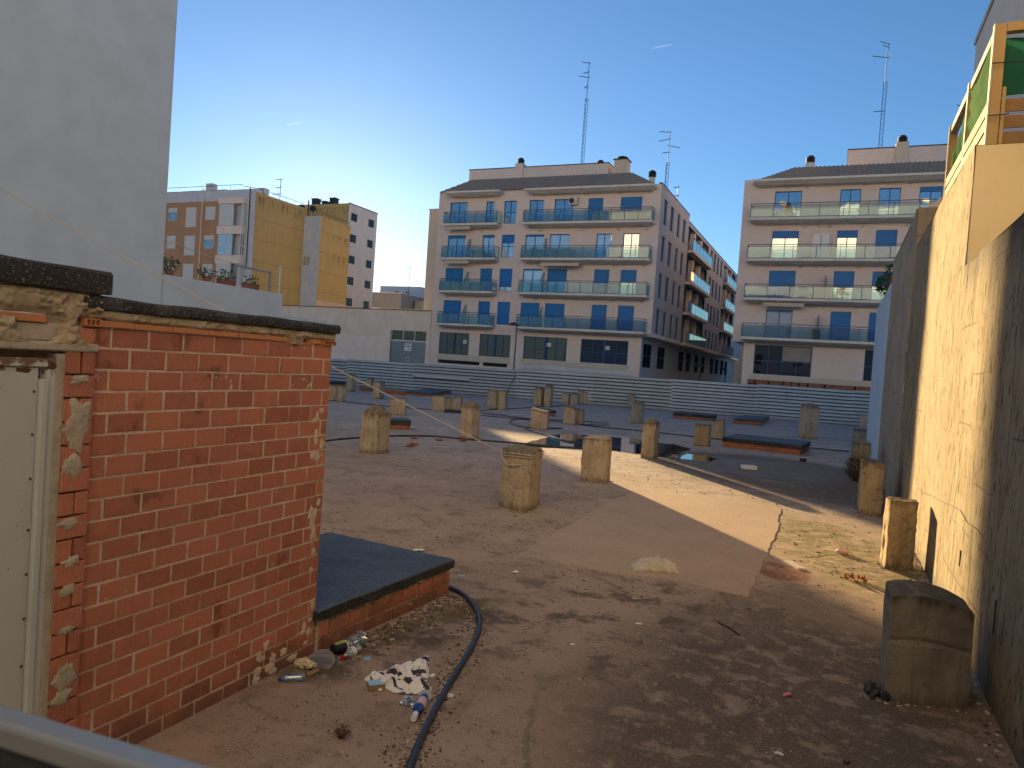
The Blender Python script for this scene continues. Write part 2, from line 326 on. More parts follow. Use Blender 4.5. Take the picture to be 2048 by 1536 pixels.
M['bglass2']=balc('balcony_glass_street',(.5,.7,.75),.25,.55)
def _clear(name,c,gf=.2):
    t=NT(name);tr=t.node('ShaderNodeBsdfTransparent',{'Color':(*c,1)}).outputs[0];gl=t.node('ShaderNodeBsdfGlossy',{'Color':(1,1,1,1),'Roughness':.12}).outputs[0]
    df=t.node('ShaderNodeBsdfDiffuse',{'Color':(*[x*.55 for x in c],1)}).outputs[0];a=t.node('ShaderNodeMixShader',{0:.35,1:tr,2:df}).outputs[0]
    b=t.node('ShaderNodeMixShader',{0:gf,1:a,2:gl}).outputs[0];t.t.links.new(b,t.out.inputs[0]);return t.m
M['pet']=_clear('blue_clear_plastic',(.55,.75,.9));M['petc']=_clear('clear_plastic',(.75,.8,.82))
M['steel']=plain('galvanised_steel',(.32,.34,.35),.45,.5,.5)
M['mast']=plain('mast_steel',(.07,.16,.26),.5,.4,.1)
M['darkmetal']=plain('dark_metal',(.03,.035,.04),.5)
M['acwhite']=plain('off_white_casing',(.62,.60,.55),.5)
M['awning']=plain('cream_awning',(.62,.52,.42),.85)
M['timber']=None
def _timber():
    t=NT('yellow_pine',.7,.25);n=t.noise(1,t.sc(30,30,1.5),detail=5);n2=t.noise(2,t.sc(1,1,1));c=t.mix(n,(.42,.28,.12),(.33,.21,.085));t.col(c);t.bump(n,.3,.01);return t.m
M['timber']=_timber()
M['timberd']=plain('brown_slat',(.26,.15,.06),.7,var=.2,scale=12)
M['postwhite']=plain('weathered_post_paint',(.42,.38,.32),.7,var=.15)
def _net():
    t=NT('green_shade_net');n=t.noise(2.5,detail=4);c1=t.mix(n,(.13,.24,.12),(.035,.12,.07))
    df=t.node('ShaderNodeBsdfDiffuse',{'Color':c1}).outputs[0];tl=t.node('ShaderNodeBsdfTranslucent',{'Color':(.28,.44,.24,1)}).outputs[0]
    tr=t.node('ShaderNodeBsdfTransparent',{'Color':(.25,.5,.35,1)}).outputs[0]
    a=t.node('ShaderNodeMixShader',{0:.45,1:df,2:tl}).outputs[0];b=t.node('ShaderNodeMixShader',{0:.14,1:a,2:tr}).outputs[0];t.t.links.new(b,t.out.inputs[0]);return t.m
M['net']=_net()
def _net_shaded():
    t=NT('shaded_green_net',.8,.1);n=t.noise(2.5,detail=4);df=t.node('ShaderNodeBsdfDiffuse',{'Color':t.mix(n,(.025,.11,.075),(.012,.06,.045))}).outputs[0];tl=t.node('ShaderNodeBsdfTranslucent',{'Color':(.02,.10,.06,1)}).outputs[0]  # shade on the front net put into a darker green of the same netting
    a=t.node('ShaderNodeMixShader',{0:.2,1:df,2:tl}).outputs[0];t.t.links.new(a,t.out.inputs[0]);return t.m
M['net_shaded']=_net_shaded()
M['hose']=plain('black_rubber',(.018,.022,.028),.45,.45)
M['rope']=plain('tan_rope',(.52,.46,.38),.9)
M['leaf']=plain('green_leaf',(.05,.12,.035),.6,var=.3,scale=30)
M['dryleaf']=plain('dry_weed',(.13,.075,.045),.9,var=.3,scale=30)
M['orangeleaf']=plain('orange_dead_leaf',(.42,.13,.03),.8,var=.3,scale=60)
M['terracotta']=plain('terracotta',(.24,.11,.085),.8)
M['cloth']=None
def _cloth():
    t=NT('patterned_white_cloth',.95,.1);n=t.noise(7,t.sc(1,1.8,1),detail=1,dist=.8);n2=t.noise(26,detail=1);m=t.ma('MAXIMUM',t.step(n,.55,.575),t.ma('MULTIPLY',t.step(n2,.64,.67),.8))
    t.col(t.mix(m,(.78,.76,.72),(.06,.055,.06)));return t.m
M['cloth']=_cloth()
M['rag']=plain('pale_rag',(.58,.53,.42),.95,var=.15,scale=20)
for k,c in dict(white=(.75,.74,.71),red=(.5,.02,.02),blue=(.015,.06,.30),black=(.012,.013,.015),lime=(.35,.45,.06),brown=(.30,.19,.10),pink=(.75,.22,.30),palepink=(.65,.42,.40),skyblue=(.30,.55,.72),cream=(.62,.53,.33),navy=(.01,.03,.10),greylid=(.30,.29,.31),bone=(.66,.60,.45)).items(): M['p_'+k]=plain('plastic_'+k,c,.45,.4,var=.06,scale=20)
M['stones']=None
def _stones():
    t=NT('debris_crumbs',.95,.1);r=t.attr('rnd');c=t.mix(t.step(r,.0,.62),(.09,.068,.05),(.22,.16,.115));c=t.mix(t.step(r,.72,.8),c,(.46,.41,.35));t.col(c);return t.m
M['stones']=_stones()
# ground ------------------------------------------------------------------
def _ground(name,patch=False):
    t=NT(name,.9,.25);n1=t.noise(.45,detail=9,rough=.62);n2=t.noise(2.2,detail=8,rough=.7);n3=t.noise(26,detail=6,rough=.7)
    far=t.step(t.xyz()[1],9.,24.)
    base=t.mix(t.step(n1,.3,.7),(.47,.345,.25),(.35,.255,.18));base=t.mix(far,base,t.mix(t.step(n1,.3,.7),(.50,.445,.41),(.40,.35,.32)))
    if patch: base=t.mix(.55,base,(.42,.31,.215))
    else:
        base=t.mix(t.ma('MULTIPLY',t.step(n2,.5,.66),.55),base,(.12,.085,.06))
        def e(px,py,rx,ry,ang=0,**k):
            p=G(px,py);return t.ell((p.x,p.y),(rx,ry),ang,**k)
        # mottled dark lichen crust in the near right part
        zone=t.ell((-.05,6.0),(2.1,4.2),.0,.55,.35,.9);fine=t.noise(5.5,t.sc(1,.75,1),detail=10,rough=.78)
        cr=t.mix(t.step(t.noise(48,detail=5,rough=.75),.38,.62),(.045,.034,.024),(.15,.11,.075))
        isl=t.ma('MULTIPLY',t.step(t.noise(2.4,t.sc(1,1.3,1),detail=7,rough=.6),.55,.60),t.step(fine,.66,.52))
        cm=t.ma('MULTIPLY',zone,t.step(fine,.32,.48));base=t.mix(t.ma('MULTIPLY',cm,.92),base,cr);base=t.mix(t.ma('MULTIPLY',t.ma('MULTIPLY',zone,isl),.8),base,(.33,.25,.18))
        crust2=t.ma('MULTIPLY',t.ell((-1.9,7.4),(2.6,2.0),.5,.7,.35,.8),t.step(n2,.50,.60));base=t.mix(t.ma('MULTIPLY',crust2,.75),base,(.07,.052,.038))
        c3=t.ma('MULTIPLY',t.ell((-3.4,5.4),(.42,1.8),-.25,.6,.4,1.5),t.step(n2,.42,.55));base=t.mix(t.ma('MULTIPLY',c3,.85),base,(.06,.047,.033))
        dust=t.ell((.05,4.95),(.16,.34),.4,.9,.35,3);base=t.mix(t.ma('MULTIPLY',dust,.7),base,(.34,.32,.30))
        # damp dark stretch by the right wall
        damp=t.ell((-1.0,21.5),(4.2,6.0),.62,.35,.22,.6);base=t.mix(t.ma('MULTIPLY',damp,.86),base,t.mix(t.step(n2,.4,.6),(.065,.058,.046),(.095,.082,.062)))
        # moss
        moss=t.ma('MULTIPLY',t.ma('MAXIMUM',t.ell((.35,12.2),(1.3,3.2),.3,.5,.35,1.0),t.ell((-3.35,6.5),(.22,1.1),-.3,.5,.4,2)),t.step(t.noise(3.2,detail=8,rough=.72),.38,.56))
        base=t.mix(t.ma('MULTIPLY',moss,.9),base,t.mix(t.step(n3,.4,.62),(.17,.16,.035),(.085,.085,.022)))
        red=t.ma('MULTIPLY',e(1562,1142,.42,.55,.35,edge=.3,warp=.4,wscale=2.5),t.step(n2,.34,.5));base=t.mix(t.ma('MULTIPLY',red,.85),base,(.23,.072,.035))
        red2=e(940,1215,.12,.45,-.1,edge=.5,warp=.5,wscale=4);base=t.mix(t.ma('MULTIPLY',red2,.6),base,(.17,.07,.035))
        # bleached streaks on the far screed
        sk=t.noise(1,t.sc(.5,1.6,1),detail=6,rough=.7);base=t.mix(t.ma('MULTIPLY',t.ma('MULTIPLY',far,t.step(sk,.52,.68)),.5),base,(.40,.37,.335))
        sd=t.noise(1,t.sc(.35,1.9,1),detail=7,rough=.75);base=t.mix(t.ma('MULTIPLY',t.ma('MULTIPLY',far,t.step(sd,.56,.7)),.6),base,(.12,.105,.09))
    mf=t.noise(10,detail=8,rough=.72);base=t.mix(t.ma('MULTIPLY',t.step(mf,.55,.63),.55 if not patch else .22),base,(.11,.085,.065))
    pf=t.noise(4.2,detail=7,rough=.68);base=t.mix(t.ma('MULTIPLY',t.step(pf,.56,.66),.4 if not patch else .2),base,(.50,.41,.33))
    # joints and cracks in the screed
    wv=t.node('ShaderNodeVectorMath',{0:t.p,1:t.node('ShaderNodeVectorMath',{0:t.node('ShaderNodeTexNoise',{'Vector':t.p,'Scale':1.3,'Detail':5}).outputs[1],1:(.55,.55,0)},operation='MULTIPLY').outputs[0]},operation='ADD').outputs[0]
    ck=t.step(t.voro(.42 if not patch else .8,wv,'DISTANCE_TO_EDGE'),.012,.002);ck=t.ma('MULTIPLY',ck,t.step(t.noise(.8),.42,.6))
    base=t.mix(t.ma('MULTIPLY',ck,.42 if not patch else .3),base,(.06,.048,.038))
    # crumbs, grit, pale chips
    g=t.noise(75,detail=3,rough=.7);gz=t.step(t.noise(1.6,detail=6),.40,.62)
    base=t.mix(t.ma('MULTIPLY',t.ma('MULTIPLY',t.step(g,.52,.62),gz),.7 if not patch else .3),base,(.06,.046,.035))
    base=t.mix(t.ma('MULTIPLY',t.step(t.noise(38,detail=2),.715,.74),.8 if not patch else .4),base,(.50,.45,.38))
    base=t.mix(t.ma('MULTIPLY',t.step(n3,.35,.75),.25),base,(.36,.28,.2))
    gr=t.noise(130,detail=3,rough=.8);base=t.mix(t.ma('MULTIPLY',t.step(gr,.52,.36),.55 if not patch else .35),base,(.07,.052,.04));base=t.mix(t.ma('MULTIPLY',t.step(gr,.56,.70),.45 if not patch else .3),base,(.52,.41,.31))
    t.col(base);wet=t.ell((-1.6,22.5),(3.6,3.4),.6,.5,.3,.8) if not patch else 0.0
    t.rough(t.ma('SUBTRACT',.93,t.ma('MULTIPLY',wet,.38)))
    h=t.ma('ADD',t.ma('MULTIPLY',n2,.9),t.ma('ADD',t.ma('MULTIPLY',n3,.45),t.ma('MULTIPLY',g,.30)))
    h=t.ma('SUBTRACT',h,t.ma('MULTIPLY',ck,.5));t.bump(h,.75 if not patch else .35,.03 if not patch else .015);return t.m
M['ground']=_ground('dusty_concrete_terrace');M['patch']=_ground('smooth_screed_patch',True)
M['asphalt']=plain('asphalt',(.06,.06,.062),.9,var=.2,scale=2);M['pave']=plain('pavement',(.28,.26,.24),.9)
def _water():
    t=NT('puddle_water',.03,.6);t.col((.025,.022,.02));
    gl=t.node('ShaderNodeBsdfGlossy',{'Color':(.95,.96,1,1),'Roughness':.015}).outputs[0];fr=t.node('ShaderNodeFresnel',{'IOR':1.6}).outputs[0]
    mx=t.node('ShaderNodeMixShader',{0:fr,1:t.b.outputs[0],2:gl}).outputs[0];t.t.links.new(mx,t.out.inputs[0]);return t.m
M['water']=_water()
# ================================================================== GROUND
def flat(name,pts,z,mat,kind='structure'):
    b=MB();b.add([(p[0],p[1],z) for p in pts],[tuple(range(len(pts)))]);o=b.build(name,mat);tag(o,kind=kind);return o
flat('ground',[(-900,-900),(900,-900),(900,900),(-900,900)],0,M['ground'])
flat('street',[(-300,54.6),(300,54.6),(300,59.6),(-300,59.6)],.004,M['asphalt'])
b=MB();b.box(-300,-15.3,59.6,61.6,0,.13);b.box(-7.2,300,59.6,61.6,0,.13);tag(b.build('pavement',M['pave']),kind='structure')
# smooth screed patch with a wavering edge
pp=[G(1038,1110),G(1130,1055),G(1205,1012),G(1268,982),G(1400,990),G(1500,1004),G(1562,1018),G(1556,1060),G(1540,1095),G(1520,1145),G(1494,1196),G(1430,1180),G(1330,1158),G(1240,1150),G(1130,1130)]
ed=[]
for i in range(len(pp)):
    a,c=pp[i],pp[(i+1)%len(pp)]
    for k in range(8):
        q=a.lerp(c,k/8);ed.append((q.x+mn.noise(q*3)*.05+mn.noise(q*11)*.02,q.y+mn.noise(q*3+Vector((9,0,0)))*.05+mn.noise(q*11+Vector((5,5,5)))*.02))
b=MB();b.prism(ed,-.01,.009);tag(b.build('screed_patch',M['patch'],bevel=.004),kind='structure')
# puddle
pw=[(1042,893),(1062,882),(1085,877),(1110,869),(1150,868),(1182,872),(1215,872),(1250,873),(1290,881),(1325,887),(1350,889),(1384,898),(1374,902),(1350,905),(1385,909),(1415,911),(1440,918),(1418,923),(1390,921),(1352,917),(1318,914),(1275,908),(1228,902),(1190,898),(1150,897),(1100,896)]
ed=[]
for i in range(len(pw)):
    a,c=G(*pw[i]),G(*pw[(i+1)%len(pw)])
    for k in range(6):
        q=a.lerp(c,k/6);ed.append((q.x+mn.noise(q*2.2)*.14,q.y+mn.noise(q*2.2+Vector((9,0,0)))*.14))
flat('puddle_water',ed,.004,M['water'])
# ================================================================== BRICK HUT
XH=-3.85;Y0,Y1=2.60,4.90
hut=thing('brick_hut','red hollow-brick hut with tarred roof and rusty pale door',"hut",(XH-1,3.8,0))
random.seed(3)
def bricks(mb,x,ya,yb,z0,rows,ch=.1255,L=.256,t=.0135,hole=()):
    for r in range(rows):
        z=z0+r*ch;y=ya-(0 if r%2 else L/2)-R(0,.012)
        while y<yb:
            a,c=max(y+t*.6,ya),min(y+L-t*.6,yb);y+=L*R(.985,1.015)
            if c-a<.03: continue
            d=R(-.003,.003)
            mb.box(x-.07,x+.006+d,a,c,z+t*.5+R(-.001,.001),z+ch-t*.5+R(-.0015,.0015),0,R(0,1))
b=MB();bricks(b,XH,2.77,Y1,-.03,21)
wall=b.build('brick_wall',M['brick'],hut,bevel=.003)
b=MB();b.box(XH-.075,XH-.004,2.70,Y1-.004,0,2.6)
b.grid(lambda u,v:(XH+.0022+0.0015*mn.noise(Vector((u*38,v*50,1)))+.002*mn.noise(Vector((u*130,v*160,5))),2.70+(Y1-.004-2.70)*u,2.6*v),180,220)
b.box(XH-2.0,XH-.075,Y1-.12,Y1-.005,0,2.59);b.box(XH-2.0,XH-1.9,1.0,Y1-.12,0,2.6)
b.build('mortar_backing',M['mortar'],hut)
# mortar smears on the far corner and the wall
b=MB()
for k in range(20):
    z=R(.15,2.1);y=Y1-R(.0,.12)
    b=MB();b.daub(XH+.007,y-.03,z,R(.02,.05),R(.025,.06),th=.006);b.build('mortar_smear',M['mortar'],hut)
for k in range(14): b=MB();b.daub(XH+.007,R(4.2,4.84),R(.02,.3),R(.03,.06),R(.02,.05),th=.008);b.build('mortar_smear',M['mortar'],hut)
b=MB();bricks(b,XH+.035,2.605,2.775,-.03,20,ch=.131,L=.2,t=.012)
b.build('jamb_bricks',M['brick'],hut,bevel=.004)
b=MB()
for z,hh in ((.52,.05),(.62,.1),(1.28,.03),(1.5,.03),(1.82,.09),(2.0,.12),(2.1,.12),(2.3,.03),(1.12,.03),(.9,.02)):
    b=MB();b.daub(XH+.043,R(2.67,2.71),z,.05+hh*.15,hh*.7+.012,th=.010);b.build('mortar_smear',M['daub'],hut)
b=MB();b.box(XH-.05,XH+.034,2.56,2.608,0,2.44);b.build('jamb_edge',M['daub'],hut,bevel=.006)
# door
fr=MB();fr.box(XH-.04,XH+.03,2.515,2.56,0,2.41);fr.box(XH-.04,XH+.03,1.3,2.515,2.365,2.41);fr.box(XH-.03,XH+.045,2.48,2.515,.0,2.30)
dr=MB();dr.box(XH-.03,XH+.012,1.3,2.478,.03,2.362)
dobj=dr.build('door',M['door'],hut,bevel=.004);fr.build('door_frame',M['door'],dobj,bevel=.004)
b=MB()
for k in range(9):
    z=.3+k*.24;b=MB();b.lump((XH+.013,2.462+R(-.004,.004),z+R(-.03,.03)),.008,sq=(.5,1,1),seg=6,amp=.3);b.build('rust_spot',M['rust'],dobj,smooth=True)
b=MB();b.daub(XH+.012,2.40,2.345,.05,.018,th=.004);b.build('rust_spot',M['rust'],dobj);b=MB();b.daub(XH+.03,2.535,2.375,.03,.028,th=.004);b.build('rust_spot',M['rust'],dobj)
# lintel, clay tiles, pebble mortar
b=MB();b.box(XH-.06,XH+.05,1.0,2.79,2.452,2.50);b.box(XH-.06,XH+.005,1.0,2.76,2.50,2.60);b.build('lintel',M['daub'],hut,bevel=.012)
def band(name,y0,y1,z0,z1,amp,x,seed):
    random.seed(seed);b=MB();o=Vector((seed,0,0))
    ny,nz=int((y1-y0)/.008),int((z1-z0)/.008)
    def fn(u,v):
        y=y0+(y1-y0)*u;z=z0+(z1-z0)*v;p=Vector((y*34,z*34,seed))
        d=mn.voronoi(p)[0][0];m=max(0,mn.noise(Vector((y*6,z*9,seed)))+.25)
        e=min(v,1-v)*4;e=min(1,e)
        return (x+amp*(.75-d)*min(1,m*2.5)*e+.012*mn.noise(p*.25)-.02*(1-e),y,z+.012*mn.noise(Vector((y*14,seed,v*3)))*(1-v))
    b.grid(fn,ny,nz);return b.build(name,M['pebbles'],hut,smooth=True)
band('pebble_mortar',2.74,4.94,2.632,2.708,.034,XH+.008,5)
band('pebble_mortar',1.0,2.81,2.645,2.80,.036,XH+.022,8)
def hourglass(name,yc,w0,z0,z1,seed,top=1.0):
    b=MB();ny,nz=90,60
    def fn(u,v):
        y=yc-w0+2*w0*u;z=z0+(z1-z0)*v;hw=w0*(.30+.62*abs(1-1.9*v)**1.6*(top if v>.5 else 1))+.02*mn.noise(Vector((z*40,seed,0)))
        q=min(1,max(0,(hw-abs(y-yc))/.02));d=mn.voronoi(Vector((y*38,z*38,seed)))[0][0];rg=.5+.5*mn.noise(Vector((y*12,z*12,seed)))
        return (XH-.01+.05*q**.5+q*(.012*mn.noise(Vector((y*30,z*30,seed)))+.016*(.6-d)*rg)+.012*(1-v)*q,y,z)
    b.grid(fn,ny,nz);b.build(name,M['pebbles'],hut,smooth=True)
hourglass('mortar_smear',2.63,.12,2.495,2.70,3)
hourglass('mortar_smear',2.30,.13,2.495,2.62,7,.2)
b=MB()
def fnm(u,v):
    y=4.33+.22*u;z=2.585+.08*v;q=min(1,max(0,(.085*(.45+.55*v)-abs(y-4.44))/.02));d=mn.voronoi(Vector((y*40,z*40,2)))[0][0]
    return (XH+.0+.034*q**.5+q*(.018*(.6-d)+.006*mn.noise(Vector((y*30,z*30,1)))),y,z)
b.grid(fnm,50,20);b.build('mortar_smear',M['pebbles'],hut,smooth=True)
b=MB();y=2.78
while y<4.72:
    l=R(.24,.29)
    if 4.36<y+l/2<4.52: b.build('clay_tile_course',M['tile'],hut,bevel=.002);b=MB()
    else: b.box(XH-.1,XH+.022+R(-.004,.004),y,min(y+l-.008,4.74),2.602,2.634,0,R(0,1))
    y+=l
b.build('clay_tile_course',M['tile'],hut,bevel=.002);b=MB();b.box(XH-.1,XH+.02,1.6,2.50,2.60,2.64)
b.build('clay_tile_course',M['tile'],hut,bevel=.002)
def hollow(mb,x,y0,y1,z0,z1,n,m1,m2):
    th=.006;mb.box(x-.1,x,y0,y1,z0,z0+th,m1);mb.box(x-.1,x,y0,y1,z1-th,z1,m1);mb.box(x-.1,x-.06,y0,y1,z0+th,z1-th,m2)
    for k in range(n+1):
        q=y0+(y1-y0-th)*k/n;mb.box(x-.058,x,q,q+th,z0+th,z1-th,m1)
for q_ in ((XH+.026,4.79,4.93,2.600,2.634),(XH+.05,2.705,2.79,2.60,2.642)): b=MB();hollow(b,*q_,3,0,1);b.build('hollow_tile_end',[M['tile'],M['tarflat']],hut)
def slabby(mb,x0,x1,y0,y1,z0,z1,seed,amp=.006):
    n=int((y1-y0)/.03);o=Vector((seed,3,1))
    def face(u,v): return None
    prof=[(x0,z0),(x1-.005,z0),(x1,z0+.01),(x1+.004,(z0+z1)/2),(x1,z1-.015),(x1-.018,z1),(x0,z1)]
    rows=[]
    for i in range(n+1):
        y=y0+(y1-y0)*i/n
        rows.append([(x+amp*mn.noise(Vector((y*5,z*20,seed))),y+(0 if 0<i<n else .006*mn.noise(Vector((x*9,z*30,seed)))),z+amp*1.2*mn.noise(Vector((y*3,k,seed)))) for k,(x,z) in enumerate(prof)])
    m=len(prof);vs=[p for r in rows for p in r]
    fs=[(i*m+k,(i+1)*m+k,(i+1)*m+(k+1)%m,i*m+(k+1)%m) for i in range(n) for k in range(m)]+[tuple(range(m-1,-1,-1)),tuple(range(n*m,n*m+m))]
    mb.add(vs,fs)
b=MB();slabby(b,XH-2.1,XH+.035,2.70,4.965,2.70,2.772,2);b.build('roof_slab',M['tarside'],hut,fixn=True)
b=MB();slabby(b,XH-2.1,XH+.055,.9,2.845,2.785,2.915,6);b.build('upper_roof_slab',M['tarside'],hut,fixn=True)
# ================================================================== TARRED HATCHES
def hatch(pts,zt,label,lid=.075,brick=True,back=None,ov=.03,hs=None,top=True):
    """pts: ground points of the four base corners"""
    c=sum(pts,Vector())/4;t=thing('tarred_hatch',label,'roof hatch',(c.x,c.y,0),'low tarred hatches on the terrace')
    b=MB();b.prism([(p.x,p.y) for p in pts],-.005,zt-lid,0);b.build('brick_base',M['brick2'],t,bevel=.006)
    if top:
        b=MB();ps=[p+(p-c).normalized()*ov for p in pts]
        n=10;ring=[]
        for i in range(4):
            a,d=ps[i],ps[(i+1)%4]
            for k in range(n):
                q=a.lerp(d,k/n);ring.append(Vector((q.x+.01*mn.noise(q*4),q.y+.01*mn.noise(q*4+Vector((3,3,3))),0)))
        m=len(ring);vs=[(p.x,p.y,zt-lid+.012*mn.noise(p*3)) for p in ring]+[(p.x,p.y,zt-.012+.006*mn.noise(p*5)) for p in ring]+[(p.x+(c.x-p.x)*.02,p.y+(c.y-p.y)*.02,zt+.006*mn.noise(p*5)) for p in ring]
        fs=[(i,(i+1)%m,m+(i+1)%m,m+i) for i in range(m)];b.add(vs,fs+[tuple(range(m-1,-1,-1))],1)
        b.add(vs,[(m+i,m+(i+1)%m,2*m+(i+1)%m,2*m+i) for i in range(m)]+[tuple(range(2*m,3*m))],0)
        b.build('tar_lid',[M['tar'],M['tarside']],t,fixn=True)
    return t
def quadpts(fl,fr,dx=None,bk=None,depth=None):
    a,c=G(*fl),G(*fr)
    if depth: 
        n=Vector((-(c-a).y,(c-a).x,0)).normalized();return [a,c,c+n*depth,a+n*depth]
    k=G(*bk);return [a,c,k,a+(k-c)]
# near hatch: brick courses are real bricks
A,Bp=Vector((-3.82,4.93,0)),G(897,1187)
zt=.38
dn=Vector((-(Bp-A).y,(Bp-A).x,0)).normalized()
c0=(A+Bp)/2+dn*1.0
t=thing('tarred_hatch','large low brick plinth with blue-black felt lid jutting from behind the brick hut','roof hatch',(c0.x,c0.y,0),'low tarred hatches on the terrace')
b=MB();ax=(Bp-A).normalized();Lw=(Bp-A).length
b.prism([(q.x,q.y) for q in (A-dn*-.012,Bp+dn*.012,Bp+dn*2.2,A+dn*2.2)],-.004,zt-.09);b.build('mortar_backing',M['mortar'],t)
b=MB();random.seed(5)
for r in range(2):
    s=-(.13 if r else 0)
    while s<Lw-.01:
        s0,s1=max(s,0)+.006,min(s+.25,Lw)-.006;s+=.256*R(.97,1.03)
        if s1-s0<.04: continue
        z0=-.02+r*.135;p=A+ax*((s0+s1)/2)+dn*(.03+R(-.004,.004));b.obox((p.x,p.y,z0+.064),ax*((s1-s0)/2),dn*.035,Vector((0,0,.058)),0,R(0,1))
p=Bp
for k in range(6):
    for r in range(2):
        p=Bp+dn*(.13+k*.256+(.12 if r else 0))-ax*.03;b.obox((p.x,p.y,.05+r*.135),dn*.12,ax*.035,Vector((0,0,.058)),0,R(0,1))
b.build('brick_base',M['brick'],t,bevel=.004)
b=MB()
for k in range(120):
    p=A+ax*R(.02,Lw)+dn*R(-.015,.01);b.lump((p.x,p.y,zt-.1+R(-.025,.012)),R(.008,.018),seg=4,amp=.5,rnd=R(0,.6))
b.build('pebble_mortar',M['pebbles'],t,smooth=True)['kind']='stuff'
b=MB();n=40;q=[A-ax*.06-dn*.03,Bp+ax*.035-dn*.03,Bp+ax*.035+dn*1.75,A-ax*.06+dn*1.75];ring=[]
for i in range(4):
    for k in range(n):
        z=q[i].lerp(q[(i+1)%4],k/n);ring.append(z+Vector((.012*mn.noise(z*6),.012*mn.noise(z*6+Vector((4,4,4))),0)))
m=len(ring);vs=[(p.x,p.y,zt-.095+.016*mn.noise(p*4)) for p in ring]+[(p.x,p.y,zt-.012+.008*mn.noise(p*5)) for p in ring]+[(p.x+(c0.x-p.x)*.02,p.y+(c0.y-p.y)*.02,zt+.006*mn.noise(p*5)) for p in ring]
b.add(vs,[(i,(i+1)%m,m+(i+1)%m,m+i) for i in range(m)]+[tuple(range(m-1,-1,-1))],1)
b.add(vs,[(m+i,m+(i+1)%m,2*m+(i+1)%m,2*m+i) for i in range(m)]+[tuple(range(2*m,3*m))],0);b.build('tar_lid',[M['tar'],M['tarside']],t,fixn=True)
def HZ(px,ground): return HT(px[0],px[1],G(*ground))
hatch(quadpts((1444.8,893),(1600.3,910.8),depth=2.3),HZ((1445.6,873.3),(1444.8,893)),'wide dark-lidded brick hatch on the damp floor right of the puddle',lid=.17)
hatch(quadpts((1466,847.7),(1521,851.4),bk=(1537.8,842)),HZ((1467,837.4),(1466,847.7)),'small hatch with dark lid and clean red brick front, before the fence on the right',lid=.08)
hatch(quadpts((1346.7,836),(1425,843),depth=2.2),HZ((1347,824),(1346.7,836)),'long low hatch with white mortar stains along its brick, just before the fence',lid=.2)
hatch(quadpts((780.8,859),(819.7,860.4),depth=.8),HZ((780.8,838.4),(780.8,859)),'narrow crumbling brick hatch half hidden behind the large peaked pillar',lid=.2)
hatch(quadpts((1080,832),(1111,833.5),depth=1.4),HZ((1112,821),(1111,833.5)),'small dark-lidded hatch directly behind the slanted squat pillar',lid=.14)
hatch(quadpts((787.4,777.5),(830,780.5),depth=1.2),HZ((788,770),(787.4,777)),'farthest small brick hatch at the foot of the fence on the left',lid=.12)
hatch(quadpts((806.5,789),(862,793.7),bk=(901.7,788)),HZ((806.5,783.5),(806.5,789))+.05,'long hatch with sloping blue-black lid and bare brick, left of the fence centre',lid=.1)
# bare brick kerb and tar patches
a,c=G(718,780.6),G(806.5,790.5);n=Vector((-(c-a).y,(c-a).x,0)).normalized()
b=MB();b.prism([(p.x,p.y) for p in (a,c,c+n*.25,a+n*.25)],-.005,.26);tag(b.build('brick_kerb',M['brick2']),'low bare brick kerb without a lid running left from the sloping-lid hatch','brick kerb')
hatch(quadpts((660,772),(691,771),depth=2.0),.3,'dark-lidded hatch at the far left, peeping past the brick hut',lid=.15)
